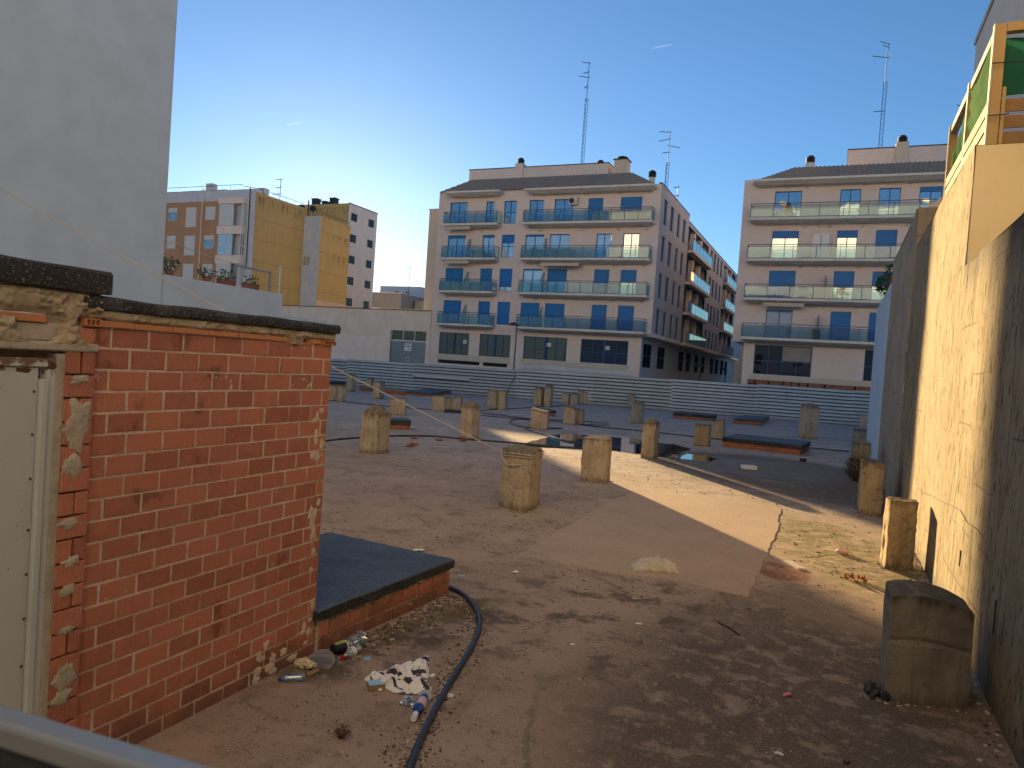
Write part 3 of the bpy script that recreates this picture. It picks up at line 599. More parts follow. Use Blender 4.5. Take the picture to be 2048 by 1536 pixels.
# ================================================================== PILLARS
PG='concrete stub pillars on the terrace'
def pillar(L,Fp,Rp,top,label,cap=0,jag=.0,mat='pillar',slope=0,taper=.03,depth=None,capmat=None,rnd=.05):
    l,f=G(*L),G(*Fp)
    if Rp is None:
        w=(f-l).length;n=Vector((-(f-l).y,(f-l).x,0)).normalized();r=f+n*(depth or w*.9)
    else: r=G(*Rp)
    e1,e2=l-f,r-f
    if e2.length<.3: e2=e2.normalized()*.3
    if e1.length<.3: e1=e1.normalized()*.3
    h=HT(top[0],top[1],f);sd=R(0,99);c=f+(e1+e2)/2
    b=MB();N=14;NZ=22
    def pos(u,v,w_,bulge=0):
        tp=taper*w_;uu_=u*(1-tp)+tp/2;vv=v*(1-tp)+tp/2
        # soften corners
        cu,cv=2*uu_-1,2*vv-1;k=1-rnd*(abs(cu)*abs(cv))**4
        p=f+e1*(.5+cu*k/2)+e2*(.5+cv*k/2);q=Vector((p.x*3,p.y*3,w_*h*3+sd))
        top_=h+slope*(u-.5)*h
        nz=jag*(mn.noise(Vector((u*3.1,v*3.1,sd)))+.6*mn.noise(Vector((u*9,v*9,sd)))) if w_>.93 else 0
        d=.016*mn.noise(q)+.010*mn.noise(q*4)+.006*mn.noise(q*11)
        return Vector((p.x+d*(1 if cu>0 else -1),p.y+d,top_*w_+nz+.0*bulge))
    hf=lambda u,v:v
    for fn in (lambda u,v:pos(u,0,v),lambda u,v:pos(0,u,v),lambda u,v:pos(u,1,v),lambda u,v:pos(1,u,v)):
        b.grid(lambda u,v,fn=fn:fn(u,v) if v>0 else fn(u,v)-Vector((0,0,.02)),N,NZ,hf=hf)
    b.grid(lambda u,v:pos(u,v,1)+Vector((0,0,(cap*.55 if cap<0 else 0))),N,N,hf=lambda u,v:1.0)
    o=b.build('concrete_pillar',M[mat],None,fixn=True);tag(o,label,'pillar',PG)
    if cap>0:
        b=MB()
        def cf(u,v):
            k=(1-(2*u-1)**2)*(1-(2*v-1)**2);p=pos(u*.96+.02,v*.96+.02,1)
            return p+Vector((0,0,-.004+cap*(k**.6)+(.16*cap+.012)*mn.noise(Vector((u*7,v*7,sd)))*min(1,k*4)))
        b.grid(cf,16,16);b.build('rubble_cap',M[capmat or 'rubble'],o,smooth=False,fixn=False)
    return o,f,e1,e2,h
random.seed(11)
P1=pillar((996,1013),(1056,1024),(1080,1008),(1064,905),'square pillar with a rope looped round its crumbling top, beside the sunlit strip',jag=.03,cap=.03)
pillar((1157,961),(1211,967),(1222,962),(1220,880),'wide plain pillar with rounded top standing on the edge of the sunlit strip',rnd=.14,cap=.07,capmat='pillar')
pillar((1280,915.8),(1306.4,918),(1316,915),(1308.6,846),'slim tall pillar with domed cap at the near edge of the puddle',cap=.1)
pillar((716.8,904),(750.8,908.5),(779,905),(756,828),'stout beige pillar with peaked rubble cap, first one right of the brick hut',cap=.2,jag=.02)
pillar((917.5,877),(941.8,879),(958.8,877),(943,814),'tall pillar with peaked rubble cap that the taut rope passes in front of',cap=.2,jag=.03)
pillar((1059.4,857.7),(1094.5,860),(1098,856),(1096,822),'squat pillar with slanting top inside the looped black hose',slope=.16,jag=.02)
pillar((1125.7,848),(1148.7,850.4),(1156.8,849),(1150,815.5),'squat pillar behind the puddle with a thin stub against its right side',slope=.1)
pillar((1160,849.6),(1163,850),(1168.5,848.6),(1164,820),'thin stub pressed against the right side of a squat pillar behind the puddle')
pillar((973.7,816.7),(989.8,818.9),None,(989.8,781.5),'left pillar of the equal pair left of the fence brace')
pillar((995,819.6),(1008.8,820.8),(1016,818.9),(1010,782),'right pillar of the equal pair, just under the fence brace')
pillar((1066,810.8),(1080.6,812.3),None,(1081,778),'lower left pillar of the uneven pair in front of the fence centre',cap=.12)
pillar((1086.5,813.7),(1099,815.2),(1105.5,813.7),(1101,773),'taller right pillar of the uneven pair, domed and seamed into blocks',cap=.15)
pillar((1121.6,807.9),(1135.5,809.3),None,(1135.5,788),'front left pillar of the cluster of four by the fence')
pillar((1139.5,809.6),(1155,810.8),(1159,809.6),(1156,789),'front right pillar of the cluster of four by the fence')
pillar((1149.5,806.3),(1162.6,807.9),None,(1162.6,781.5),'back left pillar of the cluster of four, tallest of them')
pillar((1164.8,807.9),(1181,809),(1183,808),(1181,784.5),'back right pillar of the cluster of four, stained at its top')
pillar((1255,815.4),(1268,817),(1271,815.5),(1268,790.5),'small grey pillar close to the fence behind a wider cracked pillar')
pillar((1260,847),(1280,847.4),(1288,846.2),(1281,805.5),'wide pillar with a long vertical crack, midway between puddle and fence')
pillar((1386,891.6),(1417,893),(1421,891.5),(1417,850),'chipped ochre-stained pillar with a black foot right of the puddle',jag=.035,mat='pillar_y')
pillar((1422.9,878.4),(1444.8,879.9),(1450,877.5),(1446,841),'pillar with a broken top corner, half behind the ochre-stained one',jag=.05,slope=-.1)
pillar((1509,831),(1526,832),None,(1526,813.5),'small pale pillar directly behind the small dark-lidded hatch on the right',cap=.08)
pillar((1594.8,874.8),(1607,878),(1635.5,879.5),(1609,811.6),'tall pillar with pale left face and jagged top, right of the wide dark-lidded hatch',cap=.12,jag=.03)
pillar((1718,855),(1735.5,856.5),None,(1736,830),'far grey pillar where the fence meets the white wall')
pillar((691,782),(702.5,784),(711,783),(704,750),'tall narrow pillar before the fence just past the brick hut')
pillar((731,774.7),(740.9,775.4),(748,775),(741,758),'small pillar at the fence, mostly behind the taut rope')
pillar((744,797.4),(758,798.4),(769,796.7),(761,763.5),'tall pillar the taut rope crosses at its top, left part of the terrace')
pillar((778,829.6),(810,831),(812,829),(811,797),'broad square pillar behind the stout peaked one')
pillar((860.7,821.6),(888.5,824),(890,822.5),(889,792.5),'broad pillar standing beside a black tar patch, left of the tall roped one')
pillar((891.4,819.4),(904,819.8),None,(904,795),'narrow pillar between two broader ones beside the black tar patch')
pillar((905.4,820.8),(922,821.6),(925,820.5),(922,795.5),'pillar with ragged top at the right end of the black tar patch',jag=.03)
pillar((871.7,780.6),(883.4,782),(889,780.9),(883,765),'small pillar touching the fence above the sloping-lid hatch',cap=.08)
pillar((655,801),(672.5,802.5),(674,800),(672,771),'pillar half hidden by the brick hut edge at the far left')
pillar((672.5,803.2),(682.5,804.3),None,(682,771.5),'left half of the split grey pillar at the far left')
pillar((684,804),(691.5,804.2),None,(691,771.5),'right half of the split grey pillar at the far left')
# along the right wall
pillar((1704,882),(1706,885),(1738,887),(1740,862),'low grey pillar behind the dark cap-topped one along the right wall',mat='pillar_d')
pillar((1697,953),(1703,962),(1737,967),(1703,884),'dark grey pillar with sloping top behind a dry bush, along the right wall',mat='pillar_d',cap=.06,capmat='pillar_d')
pillar((1712,1012),(1716,1027),(1763.6,1035),(1729,924),'ochre pillar with stained top edge beside the right wall',mat='pillar_y',jag=.012,taper=.06)
pillar((1758.6,1125),(1767.7,1137),(1828.6,1142),(1778,1001),'thin slab-like pillar with its left face in bright sun at the right wall',mat='pillar_y',jag=.012,taper=.02)
# near hump-topped pillar
def hump():
    f,r=G(1765.6,1403),G(1939.5,1419.7);l=f+Vector((-.02,.52,0));e1,e2=l-f,r-f;h=HT(1778,1204,f);b=MB()
    def pos(u,v,w_):
        cu,cv=2*u-1,2*v-1;k=1-.03*(abs(cu)*abs(cv))**4;p=f+e1*(.5+cu*k/2)+e2*(.5+cv*k/2)*(1-.02*w_)
        ht=h-.02+.10*(1-(2*v-.72)**2*.62)-.03*v;q=Vector((p.x*4,p.y*4,w_*3))
        return Vector((p.x+.01*mn.noise(q),p.y+.012*mn.noise(q+Vector((7,7,7)))+(.012 if .55<w_<.6 else 0),ht*w_+.004*mn.noise(q*5)))
    hf=lambda u,v:v
    for fn in (lambda u,v:pos(0,u,v),lambda u,v:pos(u,0,v),lambda u,v:pos(1,u,v),lambda u,v:pos(u,1,v)): b.grid(fn,16,24,hf=hf)
    b.grid(lambda u,v:pos(u,v,1),12,16,hf=lambda u,v:1.)
    tag(b.build('concrete_pillar',M['pillar_d'],fixn=True),'big dark hump-topped pillar nearest the camera beside the right wall','pillar',PG)
hump()
b=MB();random.seed(4);p0=G(1752,1395)
for k in range(16): b.lump((p0.x+R(-.06,.08),p0.y+R(-.06,.18),.02+R(0,.05)),R(.02,.05),rnd=R(0,.6),seg=6,amp=.5)
tag(b.build('rubble_heap',M['tarside']),'small heap of dark rubble against the big hump-topped pillar','rubble')
# black tar patch at the pillar feet
pts=[G(885,819.5),G(905,820),G(923,821.5),G(938,825),G(921,827),G(889,826)];b=MB();b.prism([(p.x,p.y) for p in pts],0,.012)
tag(b.build('tar_patch',M['tarflat']),'flat black tar patch at the feet of three clustered pillars','tar patch')
# ================================================================== CORRUGATED FENCE
random.seed(21)
FA,FB=Vector((-22,49.0,0)),Vector((1.2,53.2,0));fu=(FB-FA).normalized();fn_=Vector((fu.y,-fu.x,0))   # normal towards the camera
ft=thing('corrugated_fence','long grey corrugated metal hoarding closing the far side of the terrace','fence',(-10,51,0))
def ftop(s): return 2.14+s*.0085
def fpanel(s0,s1,z0,z1,off,name='panel',par=None,rn=0):
    b=MB();nr=int((z1-z0)/.225);ns=max(2,int((s1-s0)/.6));prof=[]
    for k in range(nr):
        z=k*.225
        for dz,d in ((0,0),(.035,0),(.062,.055),(.20,.06),(.222,.0)): prof.append((z+dz,d))
    H_=nr*.225;prof.append((H_,0));m=len(prof);vs=[];sd=R(0,99)
    for i in range(ns+1):
        s=s0+(s1-s0)*i/ns;wob=.02*mn.noise(Vector((s*.5,sd,0)))
        for z,d in prof:
            zz=z0+z/H_*(z1-z0);p=FA+fu*s+fn_*(d+off+wob+.006*mn.noise(Vector((s*.9,zz*1.5,sd))));vs.append((p.x,p.y,zz))
    for k in range(m-1): 
        b0=len(b.v);b.add([vs[i*m+q] for i in range(ns+1) for q in (k,k+1)],[(2*i,2*i+2,2*i+3,2*i+1) for i in range(ns)],1 if k%5 in (0,1,4) else 0,rn)  # valley and slope faces get the painted shade colour
    return b.build(name,[M['fence'],M['groove_shade']],par or ft)
cuts=[-24,-18.5,-13.2,-7.6,-3.1,.5,6.2,11.7,17.4,23.5,28]
for i in range(len(cuts)-1):
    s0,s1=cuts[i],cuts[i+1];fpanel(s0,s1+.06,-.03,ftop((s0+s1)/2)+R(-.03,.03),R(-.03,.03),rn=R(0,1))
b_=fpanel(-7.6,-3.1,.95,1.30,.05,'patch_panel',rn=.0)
for i in range(1,len(cuts)-1):
    p=FA+fu*cuts[i]-fn_*.1;b=MB();b.box(p.x-.04,p.x+.04,p.y-.04,p.y+.04,0,2.0);b.build('post',M['steel'],ft)
p=FA+fu*.42+fn_*.06;q=p+fn_*.9+fu*(-.55);b=MB();b.bar((p.x,p.y,1.75),(q.x,q.y,.0),.025,6);b.build('brace',M['rail'],ft)
# ================================================================== RIGHT WALL
XW=1.35
rw=thing('retaining_wall','long stained concrete party wall crossed by a band of low sun','wall',(XW+.5,6,0))
def wallgrid(mb,x,y0,y1,z0,z1,amp,seed,m=0):
    def fn(u,v):
        y=y0+(y1-y0)*u;z=z0+(z1-z0)*v
        return (x+amp*mn.noise(Vector((y*.7,z*.7,seed)))+amp*.4*mn.noise(Vector((y*3,z*3,seed))),y,z+(amp*1.2*mn.noise(Vector((y*2,seed,0))) if v>.99 else 0))
    mb.grid(fn,int((y1-y0)/.12),int((z1-z0)/.15),m)
b=MB();wallgrid(b,XW,-4,10.46,-.05,4.13,.018,1);wallgrid(b,XW,10.46,17.45,-.05,5.63,.018,1)
b.add([(XW-.005,-4,4.12),(XW+.45,-4,4.12),(XW+.45,10.5,4.12),(XW-.005,10.5,4.12)],[(0,1,2,3)]);b.add([(XW-.005,10.46,5.62),(XW+5,10.46,5.62),(XW+5,17.45,5.62),(XW-.005,17.45,5.62)],[(0,1,2,3)])
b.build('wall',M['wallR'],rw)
b=MB();b.box(XW+.012,XW+5,10.465,10.5,4.0,5.62);b.build('terrace_end_face',M['ochre'],rw,bevel=.008)
b=MB();b.box(XW+.0,XW+3,17.47,17.6,5.64,6.25);b.add([(XW,17.47,6.25),(XW+.35,17.47,6.62),(XW+3,17.47,6.72),(XW+3,17.47,6.25),(XW,17.6,6.25),(XW+.35,17.6,6.62),(XW+3,17.6,6.72),(XW+3,17.6,6.25)],[(0,1,2,3),(7,6,5,4),(0,4,5,1),(1,5,6,2)])
b.build('upper_block',M['gable'],rw)
for px,py,s in ((1921,1110,.12),(1992,1220,.2),(1896,640,.2),(1935,560,.1)):
    q=PX(px,py,XW);b=MB();b.box(XW-.01,XW+.05,q.y-.02,q.y+.02,q.z-s,q.z+s*.4);b.build('wall_slot',M['tarflat'],rw)
cr=[PX(*q,XW) for q in ((1836,975),(1845,985),(1862,990),(1885,1003),(1908,1012),(1922,1022),(1935,1045),(1955,1058),(1968,1075))]
b=MB();b.tube([q+Vector((-.006,0,0)) for q in cr],.006,5);b.build('wall_crack',M['tarflat'],rw)
b=MB();wallgrid(b,XW-.03,17.45,24.62,-.05,6.42,.03,4);b.add([(XW-.03,17.45,-.05),(XW+.4,17.45,-.05),(XW+.4,17.45,6.42),(XW-.03,17.45,6.42)],[(3,2,1,0)]);b.add([(XW-.03,17.45,6.4),(XW+.4,17.45,6.4),(XW+.4,24.6,6.4),(XW-.03,24.6,6.4)],[(0,1,2,3)])
tag(b.build('grey_wall',M['wallG']),'tall grey-brown concrete wall section between white wall and sunlit wall','wall')
b=MB();b.box(XW-.06,XW+.35,24.63,32.6,-.05,5.75);tag(b.build('white_wall',M['white'],bevel=.02),'bright white painted wall section at the far end of the right side','wall')
b=MB();pb=PX(1769,588,XW);
pt=thing('potted_plant','bushy plant in a terracotta pot on top of the white wall','potted plant',(XW+.1,26.0,5.75))
def leaves(mb,c,r,n,s,sq=(1,1,1)):
    for k in range(n):
        d=Vector((R(-1,1),R(-1,1),R(-1,1)));
        if d.length>1: d.normalize()
        p=Vector(c)+Vector((d.x*r*sq[0],d.y*r*sq[1],d.z*r*sq[2]));a=Vector((R(-1,1),R(-1,1),R(-1,1))).normalized();q=a.orthogonal().normalized();l=s*R(.6,1.3)
        mb.add([p-a*l,p+q*l*.45,p+a*l,p-q*l*.45],[(0,1,2,3)])
random.seed(2)
b=MB();b.lathe((XW+.1,25.4,5.75),(0,0,1),[(0,.001),(0,.14),(.28,.2),(.32,.2)],14);b.build('pot',M['terracotta'],pt);b=MB();b.lathe((XW+.1,27.2,5.75),(0,0,1),[(0,.001),(0,.14),(.28,.2),(.32,.2)],14);b.build('pot',M['terracotta'],pt,smooth=False)
b=MB();leaves(b,(XW+.0,27.2,6.05),.42,260,.09,(1,1.3,.75));leaves(b,(XW+.05,25.5,6.15),.3,130,.08);b.build('foliage',M['leaf'],pt)
# pergola on the terrace
pg=thing('timber_pergola','timber terrace frame with torn green shade netting above the right wall','pergola',(XW+.3,12.4,5.63))
xp=XW+.13;zt=7.12
for y in (10.56,12.45,14.4):
    b=MB();b.box(xp,xp+.11,y,y+.11,5.60,zt);b.build('post',M['timber'],pg,bevel=.006)
    b=MB();b.box(xp-.022,xp-.002,y-.01,y+.10,5.64,zt+.01);b.build('post_trim',M['postwhite'],pg)
b=MB();b.box(xp,xp+.11,10.672,14.5,zt-.11,zt-.001);b.build('top_rail',M['postwhite'],pg,bevel=.005)
b=MB();b.box(xp+.112,xp+4,10.56,10.67,zt-.10,zt+.01);b.build('front_rail',M['timber'],pg,bevel=.006)
b=MB()
for z in (5.66,5.86,6.05): b=MB();b.box(xp-.02,xp+.0,10.68,14.35,z,z+.15,0,R(0,1));b.build('side_board',M['timber'],pg,bevel=.004)
b=MB()
for z in (5.66,5.86,6.06): b=MB();b.box(xp+.12,xp+4,10.63,10.65,z,z+.155);b.build('front_slat',M['timberd'],pg,bevel=.004)
b=MB();b.box(xp+.12,xp+.16,10.57,10.6,5.64,6.35);b.build('front_batten',M['timber'],pg,bevel=.004)
def net(name,fn,nu,nv,m='net'):
    b=MB();b.grid(fn,nu,nv);return b.build(name,M[m],pg)
def nt1(u,v):
    y=10.7+1.72*u;z=6.15+(.86-.30*u*(1-u)*2)*v+.05*mn.noise(Vector((u*5,v*3,1)));return (xp+.03+.07*mn.noise(Vector((u*3,v*4,2)))-.04*v,y,z)
def nt2(u,v):
    y=12.6+1.5*u;z=5.75+(1.25-.55*u+.15*mn.noise(Vector((u*6,1,1))))*v;return (xp+.05+.12*mn.noise(Vector((u*4,v*2,7))),y+.1*mn.noise(Vector((v*4,u,3))),z)
def nt3(u,v): return (xp+.12+3.6*u,10.66+.06*mn.noise(Vector((u*6,v*3,9)))+.03,6.27+.72*v+.03*mn.noise(Vector((u*9,2,2))))
net('side_netting',nt1,24,16);net('torn_netting',nt2,20,16);net('front_netting',nt3,40,12,'net_shaded')
for q_ in ([(xp-.03,10.5,6.62),(xp+.2,10.53,6.63),(xp+.5,10.45,6.55)],[(xp-.03,10.5,5.98),(xp+.2,10.53,6.0)]): b=MB();b.tube(q_,.008,5);b.build('tie_wire',M['darkmetal'],pg)
# gabled building behind the pergola
gb=thing('neighbour_building','plain grey-beige rendered building rising behind the pergola','building',(6,17,0))
b=MB();b.box(3.0,14,9,24.8,-.05,12.75);b.build('wall',M['gable'],gb);b=MB();b.box(2.95,14.1,8.95,24.85,12.75,12.9);b.build('coping',M['whitegrey'],gb)
# dry bush
random.seed(9)
wd=thing('dry_bush','dry brown bush growing at the dark pillar by the right wall','bush',(G(1710,962).x,G(1710,962).y,0));b=MB();c=G(1712,962)
c=c+Vector((.1,-.15,0))
for k in range(130):
    a=R(0,6.28);l=R(.3,.75);d=Vector((math.cos(a)*R(.2,.75),math.sin(a)*R(.1,.5),R(.2,1))).normalized();p=c+Vector((R(-.12,.12),R(-.12,.12),.0));m_=p+d*l*.6+Vector((0,0,.05));e=m_+d*l*.5+Vector((R(-.1,.1),R(-.1,.1),R(-.12,.05)))
    b.tube([p,m_,e],.007,3,r2=.002)
b.build('stems',M['dryleaf'],wd);b=MB();leaves(b,c+Vector((0,0,.38)),.42,900,.032,(1,.7,.8));b.build('dry_leaves',M['dryleaf'],wd)
def weed(px,py,h,n,label,mat='dryleaf',sp=.5):
    p=G(px,py);b=MB()
    for k in range(n):
        a=R(0,6.28);d=Vector((math.cos(a)*sp*R(.3,1),math.sin(a)*sp*R(.3,1),1)).normalized();b.tube([p,p+d*h*.5,p+d*h*R(.8,1.1)+Vector((R(-.2,.2)*h,R(-.2,.2)*h,-.15*h))],.004,3,r2=.001)
        for q in range(3): leaves(b,p+d*h*R(.3,1),.02,2,h*.08)
    return tag(b.build('weed',M[mat]),label,'weed')
weed(1735,928,.55,7,'thin green weeds at the foot of the white wall','leaf',.35)
weed(680,1478,.10,26,'small dry brown weed flat on the dirt near the railing','dryleaf',1.6)
# ================================================================== LEFT WHITE TOWER, PARAPET, POTS
XL=-15.9
tw=thing('white_building','tall blank white building wall filling the upper left','building',(-25,4,0))
b=MB();b.box(-40,XL,-6,13.32,-.05,19);b.build('wall',M['white'],tw,bevel=.03)
b=MB();b.box(-40.1,XL+.06,-6.1,13.4,19,19.25);b.build('coping',M['whitegrey'],tw)
b=MB()
def rough_top(mb,x0,x1,y0,y1,z1):
    n=int((y1-y0)/.1)
    for i in range(n):
        a=y0+(y1-y0)*i/n;c=y0+(y1-y0)*(i+1)/n;h0=z1+.012*mn.noise(Vector((a*4,z1,0)));h1=z1+.012*mn.noise(Vector((c*4,z1,0)))
        mb.add([(x0,a,0),(x0,c,0),(x0,c,h1),(x0,a,h0),(x1,a,0),(x1,c,0),(x1,c,h1),(x1,a,h0)],[(3,2,1,0),(4,5,6,7),(2,3,7,6)])
    mb.add([(x0,y1,0),(x1,y1,0),(x1,y1,z1),(x0,y1,z1)],[(0,1,2,3)])
rough_top(b,XL-.25,XL-.02,13.33,17.74,4.23);rough_top(b,XL-.25,XL-.02,17.74,19.98,3.56)
tag(b.build('parapet_wall',M['white']),'stepped white boundary wall descending behind the brick hut','wall')
def planter(y,label,box,n,r=.2,sprawl=1.0):
    t=thing('flower_box',label,'planter',(XL-.14,y,4.235),'plants along the white parapet')
    if box: b=MB();b.box(XL-.24,XL-.06,y-.27,y+.27,4.235,4.36);b.box(XL-.26,XL-.04,y-.29,y+.29,4.36,4.39);b.build('trough',M['terracotta'],t,bevel=.01)
    else: b=MB();b.lathe((XL-.14,y,4.235),(0,0,1),[(0,.001),(0,.09),(.14,.12)],10);b.build('pot',M['terracotta'],t)
    b=MB();leaves(b,(XL-.14,y,4.235+.14+r*.7),r,n,.055,(.8,1.6*sprawl,.9))
    for k in range(12):
        p=Vector((XL-.14,y+R(-.15,.15),4.33));b.tube([p,p+Vector((R(-.1,.1),R(-.2,.2),R(.15,.35)))],.006,4)
    b.build('foliage',M['leaf'],t)
random.seed(5)
planter(13.62,'dense leafy plant at the foot of the white tower wall',False,90,.22,.8)
planter(14.85,'low trailing plant between tower and red trough on the parapet',False,55,.14,1.6)
planter(15.55,'red trough with tall leafy stems left of the grey handrail post',True,60,.2,1.0)
planter(16.5,'red trough with sparse stems under the grey handrail',True,26,.17,1.0)
b=MB();b.box(XL-.18,XL-.12,15.84,15.92,4.2,4.88);b.box(XL-.18,XL-.12,17.25,17.31,4.2,4.86);b.box(XL-.17,XL-.13,15.92,17.25,4.81,4.86)
tag(b.build('handrail',M['steel'],bevel=.005),'grey metal handrail frame standing on the white parapet','handrail')
b=MB();b.bar((XL-.13,17.69,4.2),(XL-.13,17.69,5.1),.022,8)
for z in (4.4,4.6,4.8,5.0): b.bar((XL-.16,17.69,z),(XL-.10,17.69,z),.012,5)
tag(b.build('wire_post',M['white'],smooth=False),'thin white post with wire pegs at the end of the parapet','post')
b=MB()
for z0,z1 in ((5.15,4.9),):
    b.tube([(XL-.15,13.35+(17.6-13.35)*k/12,z0+(z1-z0)*k/12-.12*math.sin(math.pi*k/12)) for k in range(13)],.006,4)
b.tube([(XL-.15,13.36,4.6),(XL-.15,13.5,5.02),(XL-.15,13.75,5.15),(XL-.15,14.2,5.02)],.012,5)
tag(b.build('washing_line',M['rope']),'thin cords strung above the plants on the white parapet','washing line')
# rope from the pillar up to the tower
o,f,e1,e2,h=P1
pk=G(1004,1014);za=h-.06
pa=f+e1*.98+Vector((0,-.02,0));pa=Vector((pa.x,pa.y,za))
end=PX(-60,343,XL+.03)
b=MB();b.tube([pa.lerp(end,k/16)+Vector((0,0,-.10*math.sin(math.pi*k/16))) for k in range(17)],.011,6)
cor=[f+e1*1.015-e2*.02,f-e1*.015-e2*.02,f-e1*.015+e2*1.015,f+e1*1.015+e2*1.015]
for dz in (0,.035): b.tube([Vector((c.x,c.y,za-dz+ (.0 if i%2 else -.02*(dz>0)))) for i,c in enumerate(cor+[cor[0]])],.010,6)
lo=[pa+Vector((0,-.02,0)),pa+Vector((.04,-.03,-.12)),pa+Vector((.14,-.045,-.2)),pa+Vector((.26,-.05,-.2)),pa+Vector((.42,-.05,-.17))]
b.tube(lo,.010,6)
tag(b.build('taut_rope',M['rope'],smooth=True),'tan rope stretched from the roped pillar up to the white tower','rope')
# ================================================================== HOSES
def spline(pts,n=6):
    pts=[Vector(p) for p in pts];out=[]
    for i in range(len(pts)-1):
        p0,p1,p2,p3=pts[max(i-1,0)],pts[i],pts[i+1],pts[min(i+2,len(pts)-1)]
        for k in range(n):
            t=k/n;out.append(.5*((2*p1)+(p2-p0)*t+(2*p0-5*p1+4*p2-p3)*t*t+(3*p1-p0-3*p2+p3)*t**3))
    return out+[pts[-1]]
def hose(px,r,label,cat='hose',tail=()):
    pts=[G(x,y,r*.9) for x,y in px];b=MB();b.tube(spline(pts),r,8);return tag(b.build('black_hose',M['hose'],smooth=True),label,cat,'black hoses on the terrace')
hose([(888,1172),(905,1178),(925,1188),(944,1206),(957,1230),(958,1258),(945,1290),(925,1325),(900,1365),(875,1410),(852,1455),(832,1500),(818,1540),(806,1580)],.026,'thick black pipe curving across the foreground dirt')
hose([(600,890),(656,881),(720,875),(800,871.5),(870,872.5),(917,877),(950,880),(1010,884),(1090,891),(1150,895.5),(1200,897.5),(1235,897)],.028,'long black hose along the near edge of the puddle')
hose([(1125,857),(1094,856),(1060,855),(1047.7,854),(1030,850),(1020,845),(1022,841),(1033,838.5),(1060,838)],.026,'looped black hose end around the squat slant-topped pillar')
hose([(1047.7,854),(1062,862),(1094,871),(1116,877.5),(1138,883),(1160,885)],.026,'black hose running down into the puddle')
hose([(962,825.5),(1000,830),(1060,837.5),(1126,840.5),(1170,843),(1190,845),(1213,846.5),(1216,849.5),(1195,850),(1160,848.8)],.024,'thin black hose doubling back beside the thin stub')
hose([(962,830.5),(1045,838.5),(1100,842),(1126,845.5)],.02,'short black hose passing left of the squat pillar behind the puddle')
hose([(1158,849),(1200,854),(1240,857.5),(1285,862),(1320,865.5),(1385,873),(1440,879),(1520,886),(1602,894),(1698,903)],.026,'straight black hose crossing the right half towards the wall')
hose([(640,800),(692,804),(777,812.5),(833,817),(870,820)],.022,'black hose from the split grey pillar to the tar patch')
hose([(960,822),(988,818.5),(1020,817.5),(1066,814.5),(1105,812.5),(1130,811)],.024,'black hose linking the paired pillars along the fence')
# ================================================================== BUILDING TOOLS
class PL:
    def __init__(s,face,at): s.face,s.at=face,at
    def p(s,u,z,d):      # d = depth behind the wall face
        if s.face=='S': return (u,s.at+d,z)
        if s.face=='E': return (s.at-d,u,z)
        if s.face=='W': return (s.at+d,u,z)
    def box(s,mb,u0,u1,z0,z1,d0,d1,m=0,rnd=0):
        a,c=s.p(u0,z0,d0),s.p(u1,z1,d1);mb.box(a[0],c[0],a[1],c[1],a[2],c[2],m,rnd)
def facade(mb,pl,u0,u1,z0,z1,holes,depth=.2,m=0):
    us=sorted(set([u0,u1]+[min(max(v,u0),u1) for h in holes for v in h[:2]]));zs=sorted(set([z0,z1]+[min(max(v,z0),z1) for h in holes for v in h[2:4]]))
    for i in range(len(us)-1):
        for j in range(len(zs)-1):
            a,c,e,g=us[i],us[i+1],zs[j],zs[j+1];mu,mz=(a+c)/2,(e+g)/2
            if any(h[0]<mu<h[1] and h[2]<mz<h[3] for h in holes): continue
            mb.add([pl.p(a,e,0),pl.p(c,e,0),pl.p(c,g,0),pl.p(a,g,0)],[(0,1,2,3)],m)
    for h in holes:
        a,c,e,g=max(h[0],u0),min(h[1],u1),max(h[2],z0),min(h[3],z1)
        mb.add([pl.p(a,e,0),pl.p(c,e,0),pl.p(c,g,0),pl.p(a,g,0),pl.p(a,e,depth),pl.p(c,e,depth),pl.p(c,g,depth),pl.p(a,g,depth)],[(0,1,5,4),(1,2,6,5),(2,3,7,6),(3,0,4,7)],m)
def window(par,pl,u0,u1,z0,z1,sh=0,glass='glass',frame='bframe',shm='shutter',d=.12,mull=1,cross=None,name='window'):
    b=MB();t=.055
    pl.box(b,u0,u0+t,z0,z1,d-.02,d+.05);pl.box(b,u1-t,u1,z0,z1,d-.02,d+.05);pl.box(b,u0+t,u1-t,z1-t,z1,d-.02,d+.05);pl.box(b,u0+t,u1-t,z0,z0+t,d-.02,d+.05)
    if sh<.97:
        for k in range(mull):
            u=u0+(u1-u0)*(k+1)/(mull+1);pl.box(b,u-.035,u+.035,z0+t,z1-t,d-.01,d+.05)
        if cross: z=z0+(z1-z0)*cross;pl.box(b,u0+t,u1-t,z-.03,z+.03,d-.012,d+.045)
    o=b.build(name,M[frame],par)
    if sh<.97: b=MB();pl.box(b,u0+t,u1-t,z0+t,z1-t,d+.02,d+.04);b.build('pane',M[glass],o)
    if sh>0: b=MB();pl.box(b,u0+.015,u1-.015,z1-(z1-z0)*sh,z1-.004,d-.06,d-.025);b.build('shutter',M[shm],o)
    return o
